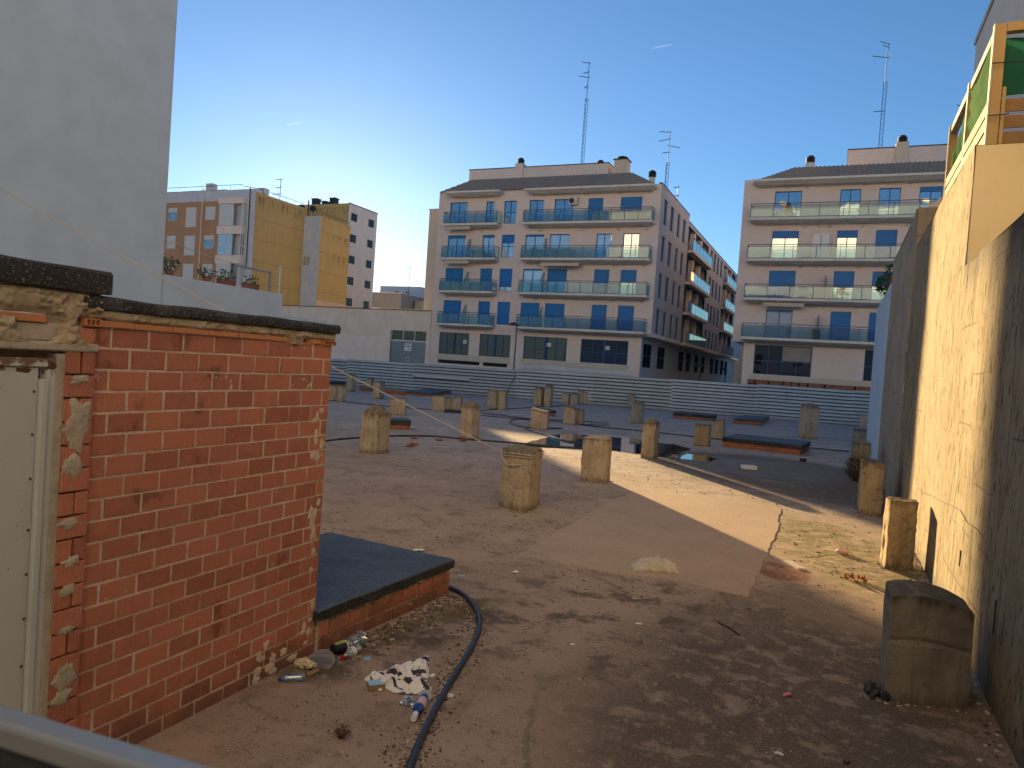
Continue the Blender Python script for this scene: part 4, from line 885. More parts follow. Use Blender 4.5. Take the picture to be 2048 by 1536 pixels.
def balcony(par,x0,x1,zs,Y,proj=1.2,nbay=4,glass='bglass'):
    b=MB();b.add([(x0,Y-proj,zs-.13),(x1,Y-proj,zs-.13),(x1,Y-proj,zs+.06),(x0,Y-proj,zs+.06),(x0+.0,Y-.004,zs-.13),(x1,Y-.004,zs-.13),(x1,Y-.004,zs+.06),(x0,Y-.004,zs+.06),
        (x0+.35,Y-proj+.5,zs-.30),(x1-.35,Y-proj+.5,zs-.30),(x1-.35,Y-.004,zs-.30),(x0+.35,Y-.004,zs-.30)],[(0,1,2,3),(3,2,6,7),(1,5,6,2),(0,3,7,4),(0,8,9,1),(1,9,10,5),(0,4,11,8),(8,11,10,9)])
    o=b.build('balcony',M['slab'],par)
    r=MB();y=Y-proj+.06;zb,zt=zs+.10,zs+1.0
    r.box(x0+.05,x1-.05,y-.03,y+.03,zt+.12,zt+.17);r.box(x0+.05,x1-.05,y-.015,y+.015,zt-.02,zt+.01);r.box(x0+.05,x1-.05,y-.015,y+.015,zb-.02,zb+.02)
    for xx in (x0+.06,x1-.06):
        r.box(xx-.025,xx+.025,y+.03,Y-.01,zt+.12,zt+.17);r.box(xx-.012,xx+.012,y+.03,Y-.01,zb-.02,zb+.02)
    for k in range(nbay+1):
        u=x0+.06+(x1-x0-.12)*k/nbay;r.box(u-.02,u+.02,y-.02,y+.02,zs+.06,zt+.12)
        if 0<k: pass
    rl=r.build('railing',M['rail'],o)
    for k in range(nbay):
        a=x0+.09+(x1-x0-.12)*k/nbay;c=x0+.03+(x1-x0-.12)*(k+1)/nbay;g=MB();g.box(a,c,y-.006,y+.006,zb+.03,zt-.03);g.build('glass_panel',M[glass],o)
    for xx in (x0+.06,x1-.06): g=MB();g.box(xx-.006,xx+.006,y+.04,Y-.05,zb+.03,zt-.03);g.build('glass_panel',M[glass],o)
    return o
def lamp(par,x,Y,z):
    b=MB();b.grid(lambda u,v:(x+.16*math.cos(math.pi*u)*math.sin(math.pi/2*v+.001),Y-.01-.13*math.sin(math.pi*u)*math.sin(math.pi/2*v),z-.14*math.cos(math.pi/2*v)),8,4);b.build('wall_lamp',M['acwhite'],par)
def divider(par,x,Y,z):
    b=MB();pr=[(Y-.02,z),(Y-.95,z),(Y-.95,z+1.0),(Y-.45,z+1.75),(Y-.12,z+1.9),(Y-.02,z+1.9)]
    b.add([(x-.02,p,q) for p,q in pr]+[(x+.02,p,q) for p,q in pr],[(0,1,2,3,4,5),(11,10,9,8,7,6)]+[(i,(i+1)%6,6+(i+1)%6,6+i) for i in range(6)]);b.build('balcony_divider',M['bglass'],par)
def eave(par,x0,x1,Y,z0=18.05,z1=18.5,proj=1.2):
    b=MB();b.add([(x0,Y-proj,z1-.16),(x1,Y-proj,z1-.16),(x1,Y-proj,z1),(x0,Y-proj,z1),(x0,Y-.004,z1),(x1,Y-.004,z1),(x0+.4,Y-proj+.5,z0+.05),(x1-.4,Y-proj+.5,z0+.05),(x0+.4,Y-.004,z0+.05),(x1-.4,Y-.004,z0+.05),(x0,Y-.004,z1-.16),(x1,Y-.004,z1-.16)],
      [(0,1,2,3),(3,2,5,4),(0,6,7,1),(6,8,9,7),(0,3,4,10),(1,11,5,2),(0,10,8,6),(1,7,9,11)]);return b.build('eave_canopy',M['slab'],par)
def tiles(par,xa,xb,ra,rb,y0,y1,z0,z1,Y=61.7):
    b=MB();n=int((xb-xa)/.05)
    def fn(u,v):
        l=xa+(ra-xa)*v;r=xb+(rb-xb)*v;x=l+(r-l)*u;y=y0+(y1-y0)*v;z=z0+(z1-z0)*v
        rowf=(v*9)%1;return (x,y,z+.11*abs(math.sin(math.pi*x/.32))-.03*rowf*(0 if v in(0,1) else 1))
    b.grid(fn,n,18)
    # hips behind and an edge fascia
    b.add([(xa,y0,z0),(xa,y1+3,z0),(ra,y1,z1)],[(0,1,2)]);b.add([(xb,y0,z0),(xb,y1+3,z0),(rb,y1,z1)],[(2,1,0)])
    o=b.build('tiled_roof',M['roof'],par);return o
def chimney(par,x,y,z0,z1,w=.45,cap='round',mat='beige'):
    b=MB();b.box(x-w,x+w,y-w,y+w,z0,z1);o=b.build('chimney',M[mat],par);b=MB()
    if cap=='round':
        for k in range(3): b.lathe((x,y,z1+.04+k*.16),(0,0,1),[(0,.28),(.05,.36),(.09,.36),(.12,.28)],12)
        b.lathe((x,y,z1),(0,0,1),[(0,.24),(.6,.24)],10)
    else:
        b.box(x-w-.08,x+w+.08,y-w-.08,y+w+.08,z1,z1+.1);b.box(x-.25,x+.25,y-.25,y+.25,z1+.1,z1+.3);b.lathe((x,y,z1+.3),(0,0,1),[(0,.45),(.06,.5),(.16,.2),(.18,.0)],10)
    b.build('chimney_cap',M['darkmetal'],o);return o
def awn(par,x0,x1,Y,z,sc_=True,proj=1.15):
    b=MB();b.box(x0,x1,Y-proj+.1,Y-.3,z+.06,z+.16)
    n=int((x1-x0)/.06)
    def fn(u,v): return (x0+(x1-x0)*u,Y-proj+.06,z+.12-v*(.2+(.07*abs(math.sin(u*(x1-x0)*math.pi/.36)) if sc_ else .05)))
    b.grid(fn,n,2);return b.build('awning',M['awning'],par)
# ================================================================== MAIN APARTMENT BLOCK
Y=61.7
S=PL('S',Y)
B1=thing('apartment_block','five-storey pale brick apartment block with corner side street and blue shutters, left of the two','building',(-25,70,0))
cols=[(-35.33,-33.38),(-31.55,-30.29),(-29.52,-28.21),(-27.12,-25.25),(-24.7,-22.8),(-20.25,-18.85),(-17.82,-16.39)]
tops={5:17.71,4:14.55,3:11.39,2:8.27};slabs={5:15.4,4:12.17,3:9.06,2:5.93}
W={}
for fl,zt in tops.items():
    for i,(a,c) in enumerate(cols):
        if fl==5: a,c=[(-35.28,-33.39),(-31.41,-30.54),(-29.5,-28.22),(-26.93,-25.52),(-24.45,-22.64),(-21.25,-19.86),(-18.28,-16.36)][i]
        W[fl,i]=(a,c,(zt-2.12 if i==2 else slabs[fl]+.1),zt)
GW=[(-35.55,-32.27,3.06,5.16),(-31.14,-27.92,3.08,5.18),(-26.57,-22.33,3.09,5.18),(-21.0,-16.67,3.1,5.19)]
b=MB();facade(b,S,-36.55,-14.75,5.72,18.75,list(W.values()),.2)
facade(b,S,-36.55,-15.53,0,5.72,GW+[(-35.6,-31.0,2.16,2.5),(-30.7,-28.1,2.16,2.5)],.2)
b.add([(-36.55,Y,0),(-36.55,Y+14,0),(-36.55,Y+14,18.75),(-36.55,Y,18.75)],[(3,2,1,0)])
b.add([(-36.55,Y,18.75),(-14.75,Y,18.75),(-14.75,Y+.3,18.75),(-36.55,Y+.3,18.75)],[(0,1,2,3)])
b.build('front_wall',M['face'],B1)
sh={5:[0,0,0,0,0,1,1],4:[.12,.1,.36,.08,0,0,0],3:[1,1,.8,.06,.5,1,.5],2:[1]*7}
gl={4:['glass','glassw','glassw','glassw','glassw','glassw','glassw'],3:['glass']*2+['glassw']*5}
for (fl,i),(a,c,z0,z1) in W.items():
    window(B1,S,a,c,z0,z1,sh[fl][i],glass=gl.get(fl,['glass']*7)[i],cross=.5 if i==2 else None,d=.14)
for a,c,z0,z1 in GW: 
    o=window(B1,S,a,c,z0,z1,0,'glassd',mull=3,cross=.46,d=.1);m_=(a+c)/2;b=MB();S.box(b,m_-.09,m_+.09,z0+.05,z1-.05,.05,.085);b.build('mullion',M['bframe'],o)
for i,(x,z) in enumerate(((-32.75,4.35),(-24.1,4.5),(-18.55,4.5))):
    b=MB();S.box(b,x-.19,x+.19,z-.17,z+.17,.08,.088);S.box(b,x-.12,x+.12,z+.02,z+.08,.0765,.079,1);S.box(b,x-.12,x+.08,z-.09,z-.06,.0765,.079,1);b.build('notice',[M['p_white'],M['steel']],B1)
b=MB();S.box(b,-35.7,-27.85,2.5,3.03,-.06,-.003);b.build('sill_band',M['band'],B1);b=MB();S.box(b,-26.75,-16.5,2.62,3.06,-.06,-.003);b.build('sill_band',M['band'],B1)
b=MB();S.box(b,-35.6,-31.0,2.14,2.5,.22,.25);b.build('garage_vent',M['tarflat'],B1);b=MB();S.box(b,-30.7,-28.1,2.14,2.5,.22,.25);b.build('garage_vent',M['tarflat'],B1)
b=MB();S.box(b,-26.4,-16.1,2.2,2.6,-.09,-.004);b.build('white_board',M['whitegrey'],B1)
for fl,z in slabs.items():
    balcony(B1,-35.3,-29.6,z,Y,nbay=5);balcony(B1,-27.02,-15.1,z,Y,nbay=10)
    for x in (-34.95,-31.7,-25.75,-21.6,-18.3,-15.75)[0 if fl<5 else 1:]: lamp(B1,x,Y,tops[fl]+.38)
    if fl<5: divider(B1,-32.75,Y,z+.1);divider(B1,-24.95,Y,z+.1)
eave(B1,-35.3,-29.6,Y);eave(B1,-27.02,-15.1,Y)
tiles(B1,-36.4,-15.2,-34.6,-18.2,Y-.35,Y+2.7,18.62,20.5)
awn(B1,-34.9,-32.4,Y,15.02);awn(B1,-34.85,-32.35,Y,11.8);awn(B1,-24.9,-21.3,Y,11.62,False,1.35)
b=MB();b.box(-35.6,-20.9,Y+4,Y+9,18.5,21.93);b.build('penthouse_wall',M['face'],B1);b=MB();b.box(-35.66,-20.84,Y+3.94,Y+9.06,21.93,22.0);b.build('penthouse_coping',M['darkmetal'],B1)
chimney(B1,-30.0,Y+4.2,19.5,22.3,.42,mat='face');chimney(B1,-22.35,Y+6,21.9,22.2,.3,mat='face');chimney(B1,-19.8,Y+4.8,19.5,22.25,.62,'box');chimney(B1,-16.2,Y+2.2,18.6,19.9,.22)
ac=MB();ac.box(-22.95,-22.15,Y-.42,Y-.12,17.1,17.75);aco=ac.build('air_conditioner',M['acwhite'],B1,bevel=.03);ac=MB();ac.lathe((-22.68,Y-.425,17.43),(0,-1,0),[(0,.24),(.01,.24),(.012,.06),(.02,.0)],18);ac.build('fan_grille',M['darkmetal'],aco)
# street side
E_=PL('E',-14.75);EG=PL('E',-15.53)
SW=[];ny=[(63.15,64.5),(65.86,67.3),(68.95,70.25),(71.62,73.03)]
for zt in (17.83,14.6,11.4,8.25):
    for a,c in ny: SW.append((a,c,zt-2.2,zt))
    for a,c in ((89.0,90.5),(91.6,93.1),(94.3,95.8),(97.2,98.7)): SW.append((a,c,zt-2.2,zt))
bays=[(74.6,87.0),(100.2,112)]
BH=[(y0,y1,slabs[f]-.05,slabs[f]+(2.35 if f==5 else 2.75)) for y0,y1 in bays for f in slabs]
b=MB();facade(b,E_,Y,74.6,5.72,18.8,[h for h in SW if h[0]<74],.22);facade(b,E_,74.6,125,5.72,18.15,[h for h in SW if h[0]>74]+BH,.22)
for y0,y1 in bays:
    for f,z in slabs.items():
        z1=z+(2.35 if f==5 else 2.75);b.add([(-16.4,y0,z-.05),(-16.4,y1,z-.05),(-16.4,y1,z1),(-16.4,y0,z1)],[(0,1,2,3)])
        b.add([(-14.75,y0,z-.05),(-16.4,y0,z-.05),(-16.4,y0,z1),(-14.75,y0,z1)],[(0,1,2,3)]);b.add([(-14.75,y1,z-.05),(-16.4,y1,z-.05),(-16.4,y1,z1),(-14.75,y1,z1)],[(3,2,1,0)])
        b.add([(-14.75,y0,z1),(-16.4,y0,z1),(-16.4,y1,z1),(-14.75,y1,z1)],[(0,1,2,3)]);b.add([(-14.75,y0,z-.05),(-16.4,y0,z-.05),(-16.4,y1,z-.05),(-14.75,y1,z-.05)],[(3,2,1,0)])
b.add([(-14.75,74.6,18.15),(-20,74.6,18.15),(-20,74.6,18.8),(-14.75,74.6,18.8)],[(0,1,2,3)])
SG=[(62.5,66.0,2.99,5.13),(68.1,71.6,2.99,5.13)]+[(y,y+3.0,2.99,5.13) for y in (78.2,82.3,87.7,92.4,99.5,103.9,109,113.3)]
facade(b,EG,Y,125,0,5.72,SG,.22)
b.add([(-36.5,Y,18.0),(-14.75,Y,18.0),(-14.75,125,18.0),(-36.5,125,18.0)],[(0,1,2,3)])
b.build('side_wall',M['faceshaded'],B1)
b=MB();b.box(-15.9,-14.70,Y+.002,74.6,5.66,5.99);b.add([(-14.70,Y-.002,5.66),(-15.53,Y-.002,5.66),(-15.1,Y-1.0,5.8),(-14.72,Y-.002,5.98)],[(0,1,2,3)]);b.box(-15.9,-14.9,74.6,125,5.62,5.8);b.box(-15.9,-14.70,87.0,100.2,5.6,5.99);b.build('overhang',M['slab'],B1)
b=MB();E_.box(b,Y,74.62,18.8,18.87,-.04,.25);E_.box(b,74.66,125,18.15,18.22,-.04,.25);b.build('parapet_coping',M['darkmetal'],B1)
for h in SW: window(B1,E_,h[0],h[1],h[2],h[3],0,'glass',mull=1,d=.14)
for h in SG: window(B1,EG,h[0],h[1],h[2],h[3],0,'glassbk',mull=1,d=.12,cross=.5)
for y0,y1 in bays:
    for f,z in slabs.items():
        L_=y1-y0;pl=PL('E',-16.395)
        for k in range(3): window(B1,pl,y0+L_*(k+.18)/3,y0+L_*(k+.82)/3,z+.02,z+2.2,.25*(k==1),'glassbk',mull=1,d=-.05)
        for k in (1,2): b=MB();b.box(-15.3,-14.80,y0+L_*k/3-.35,y0+L_*k/3+.35,z-.04,z+2.3+(.4 if f<5 else 0));b.build('loggia_column',M['slab'],B1)
        b=MB();b.box(-16.3,-14.15,y0+.02,y1-.02,z-.32,z-.06);o=b.build('balcony',M['slab'],B1)
        r=MB();x=-14.22;r.box(x-.03,x+.03,y0+.05,y1-.05,z+1.08,z+1.13)
        for k in range(7): yy=y0+.08+(L_-.16)*k/6;r.box(x-.02,x+.02,yy-.02,yy+.02,z-.06,z+1.08)
        r.build('railing',M['rail'],o)
        for k in range(6):
            g=MB();a=y0+.12+(L_-.16)*k/6;c=y0+.04+(L_-.16)*(k+1)/6;g.box(x-.006,x+.006,a,c,z+.02,z+1.0);g.build('glass_panel',M['bglass2'],o)
# ================================================================== SECOND APARTMENT BLOCK
B2=thing('apartment_block','five-storey pale brick apartment block with full-width blue balconies, right of the side street','building',(3,70,0))
c2=[(-5.53,-3.53),(-.75,.70),(1.95,3.41),(4.65,6.15),(8.3,10.2)]
W2={(f,i):(a,c,slabs[f]+.1,tops[f]+.05) for f in tops for i,(a,c) in enumerate(c2)}
G2=[(-6.2,-1.86,3.08,5.45),(1.87,5.5,3.08,5.45)]
b=MB();facade(b,S,-7.97,14,5.72,18.75,list(W2.values()),.2);facade(b,S,-7.05,14,0,5.72,G2,.2)
for x,z0,z1 in ((-7.97,5.72,18.75),(-7.05,0,5.72)): b.add([(x,Y,z0),(x,110,z0),(x,110,z1),(x,Y,z1)],[(0,1,2,3)])
b.add([(-7.97,Y,18.75),(14,Y,18.75),(14,110,18.7),(-7.97,110,18.7)],[(0,1,2,3)]);b.build('wall',M['face'],B2)
b=MB();b.box(-8.0,-7.05,Y+.003,110,5.62,5.75);b.build('overhang',M['slab'],B2)
s2={5:[0,0,0,.15,0],4:[.24,.24,1,1,0],3:[1,.55,.5,1,1],2:[.08,1,1,1,1]}
for (f,i),h in W2.items(): window(B2,S,*h,s2[f][i],glass='glassw' if (f,i) in ((4,0),(4,1),(2,0)) else 'glass',d=.14)
for k,h in enumerate(G2):
    o=window(B2,S,*h,0,'glassd' if k else 'glassbk',mull=3,cross=.46,d=.1)
b=MB();S.box(b,-4.05,-1.95,4.24,5.38,.085,.095);b.build('window_screen',M['grey_block'],B2)
b=MB();S.box(b,-6.45,13.5,2.62,3.05,-.06,-.003);b.build('sill_band',M['band'],B2)
b=MB();x=-6.5;random.seed(8)
while x<4:
    l=R(.42,.62);b.box(x,x+l,Y-.25,Y-.02,2.28,2.58,0,R(0,1));x+=l+(R(.1,.16) if R(0,1)<.75 else .01)
b.build('brick_course',M['brick2'],B2)
b=MB();b.box(-6.55,4,Y-.03,Y-.005,2.2,2.6);b.build('course_backing',M['tarflat'],B2)
for f,z in slabs.items():
    balcony(B2,-7.25,13.2,z,Y,nbay=12)
    for x in (-3.15,.95,4.0): lamp(B2,x,Y,tops[f]+.4)
    if f<5:
        for x in (-2.05,-1.35): b=MB();b.lump((x,Y-.12,z+2.75),.12,seg=8,amp=0);b.build('spotlight',M['acwhite'],B2,smooth=True)
eave(B2,-7.25,13.2,Y);tiles(B2,-6.9,14.2,-4.4,12,Y-.35,Y+1.8,18.62,20.05)
b=MB();b.box(-.46,14,Y+4,Y+9,18.5,21.96);b.build('penthouse_wall',M['face'],B2);b=MB();b.box(-.52,14,Y+3.94,Y+9.06,21.96,22.03);b.build('penthouse_coping',M['darkmetal'],B2)
chimney(B2,3.45,Y+4.1,19.5,22.3,.45,mat='beige');chimney(B2,-3.2,Y+2.2,19.3,20.5,.35,mat='whitegrey')
awn(B2,-5.75,-2.7,Y,8.62,False,1.0)
for f,x in ((2,-1.6),(3,-1.3)):
    b=MB();b.box(x-.03,x+.03,Y-.9,Y-.02,slabs[f]+.1,slabs[f]+1.95);b.build('balcony_divider',M['bframe'],B2)
# things standing on the balconies
t=thing('balcony_cabinet','white double cupboard standing on the second balcony of the right block','cabinet',(-2.0,Y-.4,slabs[4]+.07))
b=MB();b.box(-2.45,-1.25,Y-.45,Y-.05,slabs[4]+.07,slabs[4]+2.05);b.build('cupboard',M['p_white'],t,bevel=.02);b=MB();b.box(-1.88,-1.83,Y-.47,Y-.452,slabs[4]+.12,slabs[4]+2.0);b.build('door_gap',M['bframe'],t)
t=thing('potted_fir','small fir tree in a pale pot on the top right balcony','potted tree',(-4.4,Y-.7,slabs[5]+.07));b=MB();z=slabs[5]+.07;b.lathe((-4.4,Y-.7,z),(0,0,1),[(0,.22),(.35,.32),(.38,.32)],12);b.build('pot',M['p_white'],t)
b=MB()
for k in range(5): leaves(b,(-4.4,Y-.7,z+.5+k*.17),.42-.075*k,60,.08,(1,1,.25))
b.build('foliage',M['leaf'],t)
def chair(x,z,label,mat='p_white'):
    t=thing('balcony_chair',label,'chair',(x,Y-.6,z));b=MB();b.box(x-.24,x+.24,Y-.85,Y-.4,z+.42,z+.47);b.build('seat',M[mat],t)
    b=MB();b.box(x-.24,x+.24,Y-.42,Y-.37,z+.47,z+.92);b.build('backrest',M[mat],t)
    for a in (-.2,.2):
        for c in (-.82,-.42): b=MB();b.bar((x+a,Y+c,z),(x+a,Y+c,z+.42),.018,5);b.build('leg',M[mat],t)
chair(-5.0,slabs[3]+.07,'light blue chair on the third-row balcony of the right block','p_skyblue');chair(-2.2,slabs[3]+.07,'pale deck chair near the divider of the right block','p_white')
b=MB();b.box(-1.95,-1.4,Y-.8,Y-.3,slabs[2]+.07,slabs[2]+.85);b.box(-1.97,-1.38,Y-.82,Y-.28,slabs[2]+.85,slabs[2]+.9,1);tag(b.build('balcony_storage_box',[M['p_black'],M['acwhite']]),'black storage box on the lowest balcony of the right block','storage box')
b=MB();b.box(-32.3,-31.0,Y-.85,Y-.5,slabs[4]+.07,slabs[4]+.85);tag(b.build('balcony_screen',M['p_cream'],bevel=.02),'cream screen behind the glass of the left block small balcony, second from top','screen')
random.seed(3)
for x0,x1,f,lab in ((-34.8,-30.6,3,'pale screening cloth on the small balcony third from top'),(-20.5,-15.6,5,'cream screening cloth at the right end of the top long balcony'),(-26.7,-21.8,4,'pale screening cloth on the long balcony second from top')):
    b=MB();z=slabs[f]+.12;n=30;b.grid(lambda u,v:(x0+(x1-x0)*u,Y-.98+.03*math.sin(u*40),z+v*(.72+.1*(1 if int(u*7)%2 else 0))),n,3);tag(b.build('screening_cloth',M['awning']),lab,'screen')
# ================================================================== WAREHOUSE
wh=thing('warehouse','low beige ribbed-clad warehouse with grey door between yellow block and apartments','building',(-48,66,0))
b=MB();facade(b,S,-59.9,-36.6,0,4.42,[(-41.15,-37.03,0,4.42)],.25);b.build('plaster_wall',M['pinkplaster'],wh)
b=MB();facade(b,PL('S',Y-.03),-59.9,-36.6,4.42,7.15,[(-41.15,-37.03,4.3,5.12)],.28);b.add([(-59.9,Y-.03,7.15),(-36.6,Y-.03,7.15),(-36.6,Y+9,7.15),(-59.9,Y+9,7.15)],[(0,1,2,3)])
b.add([(-59.9,Y-.03,4.42),(-36.6,Y-.03,4.42),(-36.6,Y+.01,4.42),(-59.9,Y+.01,4.42)],[(3,2,1,0)]);b.build('ribbed_cladding',M['shed'],wh)
b=MB();b.box(-59.9,-36.6,Y-.12,Y+.1,7.14,7.22);b.build('gutter',M['timberd'],wh)
b=MB();S.box(b,-41.8,-41.15,0,5.15,-.06,.24);b.build('pilaster',M['pinkplaster'],wh)
b=MB();S.box(b,-41.15,-37.03,0,4.05,.12,.18);dob=b.build('door',M['sheddoor'],wh)
b=MB();S.box(b,-41.15,-37.03,4.05,4.17,.08,.2);S.box(b,-41.15,-41.08,4.17,5.1,.08,.2);S.box(b,-39.78,-39.70,4.17,5.1,.08,.2);S.box(b,-38.45,-38.37,4.17,5.1,.08,.2);tw_=b.build('transom_frame',M['wframe'],wh)
b=MB();S.box(b,-41.08,-37.03,4.17,5.1,.16,.19);b.build('pane',M['glassbk'],tw_)
# illegible sale banner and parking sign on the door
b=MB();S.box(b,-39.55,-38.72,3.12,3.86,.105,.115)
random.seed(6)
for row,(z,h,n) in enumerate(((3.66,.10,9),(3.46,.15,6),(3.26,.05,12))):
    for k in range(n):
        u=-39.47+.70*k/n;w_0=.70/n*.72
        S.box(b,u,u+w_0*.3,z,z+h,.1025,.104,1)
        if R(0,1)<.8:S.box(b,u+w_0*.3,u+w_0,z+h*R(.0,.7),z+h*R(.75,1),.1025,.104,1)
b.build('sale_banner',[M['p_white'],M['p_navy']],wh)
b=MB();S.box(b,-39.2,-38.9,2.14,2.5,.1,.11);b.lathe((-39.05,Y+.1,2.30),(0,-1,0),[(0,.12),(.006,.12),(.006,.0)],16,1);b.lathe((-39.05,Y+.093,2.30),(0,-1,0),[(0,.085),(.004,.085),(.004,.0)],16,2)
b.build('no_parking_sign',[M['p_white'],M['p_red'],M['p_navy']],wh)
# ================================================================== NARROW TOWER beside block
nt=thing('narrow_tower','narrow blank beige stair tower against the left side of the main block','building',(-38.5,69,0))
b=MB();b.box(-40.55,-36.58,66.6,74,0,18.2);b.build('wall',M['beige'],nt);b=MB();b.box(-40.62,-36.57,66.52,74.05,18.2,18.32);b.build('coping',M['slab'],nt)
# ================================================================== ORANGE / YELLOW BLOCK
X1=-59.97
ob=thing('brick_apartment_house','orange brick apartment house with white shutters and ochre clad side wall','building',(-70,66,0))
OH=[]
for zt in (18.15,14.87,11.6): OH+=[(-73.4,-71.95,zt-1.5,zt),(-70.53,-68.85,zt-2.3,zt),(-67.45,-65.9,zt-1.5,zt)]
OH=[(a,c,z0,z1) for a,c,z0,z1 in OH]
b=MB();facade(b,S,-84,-64.5,0,18.75,OH,.18);b.build('wall',M['orange'],ob)
b=MB();facade(b,PL('S',Y-.02),-84,-64.5,18.75,20.0,[],.1);b.box(-64.5,X1-.02,Y,Y+1,0,19.95);b.box(-84,-64.4,Y-.02,Y+.4,19.95,20.02);b.build('parapet',M['whitegrey'],ob)
b=MB()
for zt in (18.15,14.87,11.6,21.28): b=MB();b.box(-64.75,-61.15,Y-.75,Y-.002,zt-3.05 if zt>21 else zt-3.3,zt-2.38);b.build('bay_parapet',M['pinkplaster'],ob)
for h in OH:
    full=not(h[0]<-73 and h[3]>18) and not (h[0]>-68 and 14<h[3]<15);window(ob,S,*h,1 if full else .35,'glass','wframe','wshut',d=.08)
for zt in (18.15,14.87,11.6):
    pl=PL('S',Y-.7);window(ob,pl,-64.55,-62.4,zt-2.35,zt+.03,1 if zt!=14.87 else 0,'glassw','wframe','wshut',d=.02,cross=.45,mull=1)
    pe=PL('E',-61.2);window(ob,pe,Y-.68,Y-.02,zt-2.35,zt+.03,1 if zt!=14.87 else 0,'glassw','wframe','wshut',d=.02,cross=.45,mull=1)
b=MB();b.add([(X1,Y,0),(X1,69.79,0),(X1,69.79,19.62),(X1,Y,19.62)],[(0,1,2,3)]);b.add([(X1,69.79,0),(-84,69.79,0),(-84,69.79,19.6),(X1,69.79,19.6)],[(0,1,2,3)]);b.add([(X1,Y,19.62),(X1,69.79,19.62),(-84,69.79,19.62),(-84,Y+.3,19.62)],[(0,1,2,3)]);b.build('clad_side_wall',M['ywall'],ob)
for x in (-67.9,-61.6,-60.9): b=MB();b.bar((x,Y-.08,9 if x<-62 else 8),(x,Y-.08,20.2 if x<-62 else 18.9),.06,6);b.build('drain_pipe',M['pinkplaster'],ob)
b=MB();b.bar((-60.75,Y-.1,11),(-60.75,Y-.1,20.1),.05,6);b.build('flue_pipe',M['darkmetal'],ob)
b=MB();b.box(-67.9,-66.9,Y+.3,Y+1,20.0,20.9);b.build('chimney',M['whitegrey'],ob);b=MB();b.box(-60.8,-60.0,Y+1.2,Y+2,19.7,20.35);b.build('chimney',M['whitegrey'],ob)
b=MB();b.bar((-84,Y+.2,20.55),(-62.2,Y+.2,20.55),.03,5);b.bar((-62.2,Y+.2,20.4),(X1-.1,Y+1,20.1),.03,5);b.bar((X1-.1,Y+.3,20.1),(X1-.1,69.7,20.1),.03,5)
for x in range(-84,-62,2): b.bar((x,Y+.2,20.0),(x,Y+.2,20.55),.02,4)
for k in range(6): b.bar((X1-.1,Y+.5+k*1.5,19.6),(X1-.1,Y+.5+k*1.5,20.1),.02,4)
b.build('roof_railing',M['darkmetal'],ob)
# second ochre block (steps back)
X2=-57.43;Yg=69.79
yb=thing('ochre_clad_block','grey rendered block with streaked ochre clad side, behind the orange brick house','building',(-64,73,0))
GH=[(-59.9,-58.85,z-1.2,z) for z in (16.85,13.82,10.85)]
SG_=PL('S',Yg+.01);b=MB();facade(b,SG_,-72,X2,0,18.62,GH,.15);b.build('wall',M['whitegrey'],yb)
for k,h in enumerate(GH): window(yb,SG_,*h,0 if k==1 else 1,'glassw','wframe','wshut',d=.08)
b=MB();b.add([(X2,Yg,8.6),(X2,75.5,8.6),(X2,75.5,18.55),(X2,Yg,18.62)],[(0,1,2,3)]);b.add([(X2,Yg,18.6),(X2,75.5,18.55),(-72,75.5,18.55),(-72,Yg,18.6)],[(0,1,2,3)]);b.add([(X2,75.5,0),(-72,75.5,0),(-72,75.5,18.5),(X2,75.5,18.5)],[(0,1,2,3)]);b.build('clad_side_wall',M['ywall'],yb)
b=MB();b.add([(X2,Yg,0),(X2,75.5,0),(X2,75.5,8.6),(X2,Yg,8.6)],[(0,1,2,3)]);b.build('plinth',M['peach'],yb)
b=MB();b.bar((X2-.1,Yg+.2,19.0),(X2-.1,75.4,18.95),.03,5)
for k in range(5): b.bar((X2-.1,Yg+.2+k*1.3,18.55),(X2-.1,Yg+.2+k*1.3,19.0),.02,4)
b.bar((X2-2.3,Yg+.3,18.6),(X2-2.3,Yg+.3,20.6),.08,6);b.build('roof_railing',M['darkmetal'],yb)
# white block with black windows
X3=-60.
wb=thing('white_apartment_block','white block with rows of small black windows next to the gap of bright sky','building',(-70,82,0))
WY0,WY1=78.3,84.75
BH2=[]
for k in range(5):
    z=21.0-k*2.81;BH2+=[(78.85,80.2,z-1.0,z+.05),(82.75,84.05,z-1.0,z+.05)]
PE=PL('E',X3);b=MB();facade(b,PE,WY0,WY1,0,22.15,BH2,.15);b.add([(X3,WY0,22.15),(X3,WY1,22.15),(-76,WY1,22.15),(-76,WY0,22.15)],[(0,1,2,3)]);b.add([(X3,WY1,0),(-76,WY1,0),(-76,WY1,22.15),(X3,WY1,22.15)],[(0,1,2,3)]);b.build('wall',M['whitegrey'],wb)
b=MB();b.box(-76,X3-.01,WY0-.02,WY0+.2,0,22.13);b.build('clad_front',M['ywall'],wb)
for h in BH2: window(wb,PE,*h,0,'glassbk','bkframe',mull=1,d=.05)
b=MB();b.box(X3-.1,X3+.04,WY0-.03,WY1+.04,22.13,22.25);b.build('coping',M['darkmetal'],wb)
for x,w_1 in ((-66.2,.9),(-63.2,.9),(-64.6,.7)): b=MB();b.box(x-w_1/2,x+w_1/2,WY0+.5,WY0+1.3,22.15,23.1 if w_1>.8 else 22.7);b.box(x-w_1/2-.08,x+w_1/2+.08,WY0+.42,WY0+1.38,23.0 if w_1>.8 else 22.6,23.1 if w_1>.8 else 22.7);b.build('roof_vent',M['darkmetal'],wb)
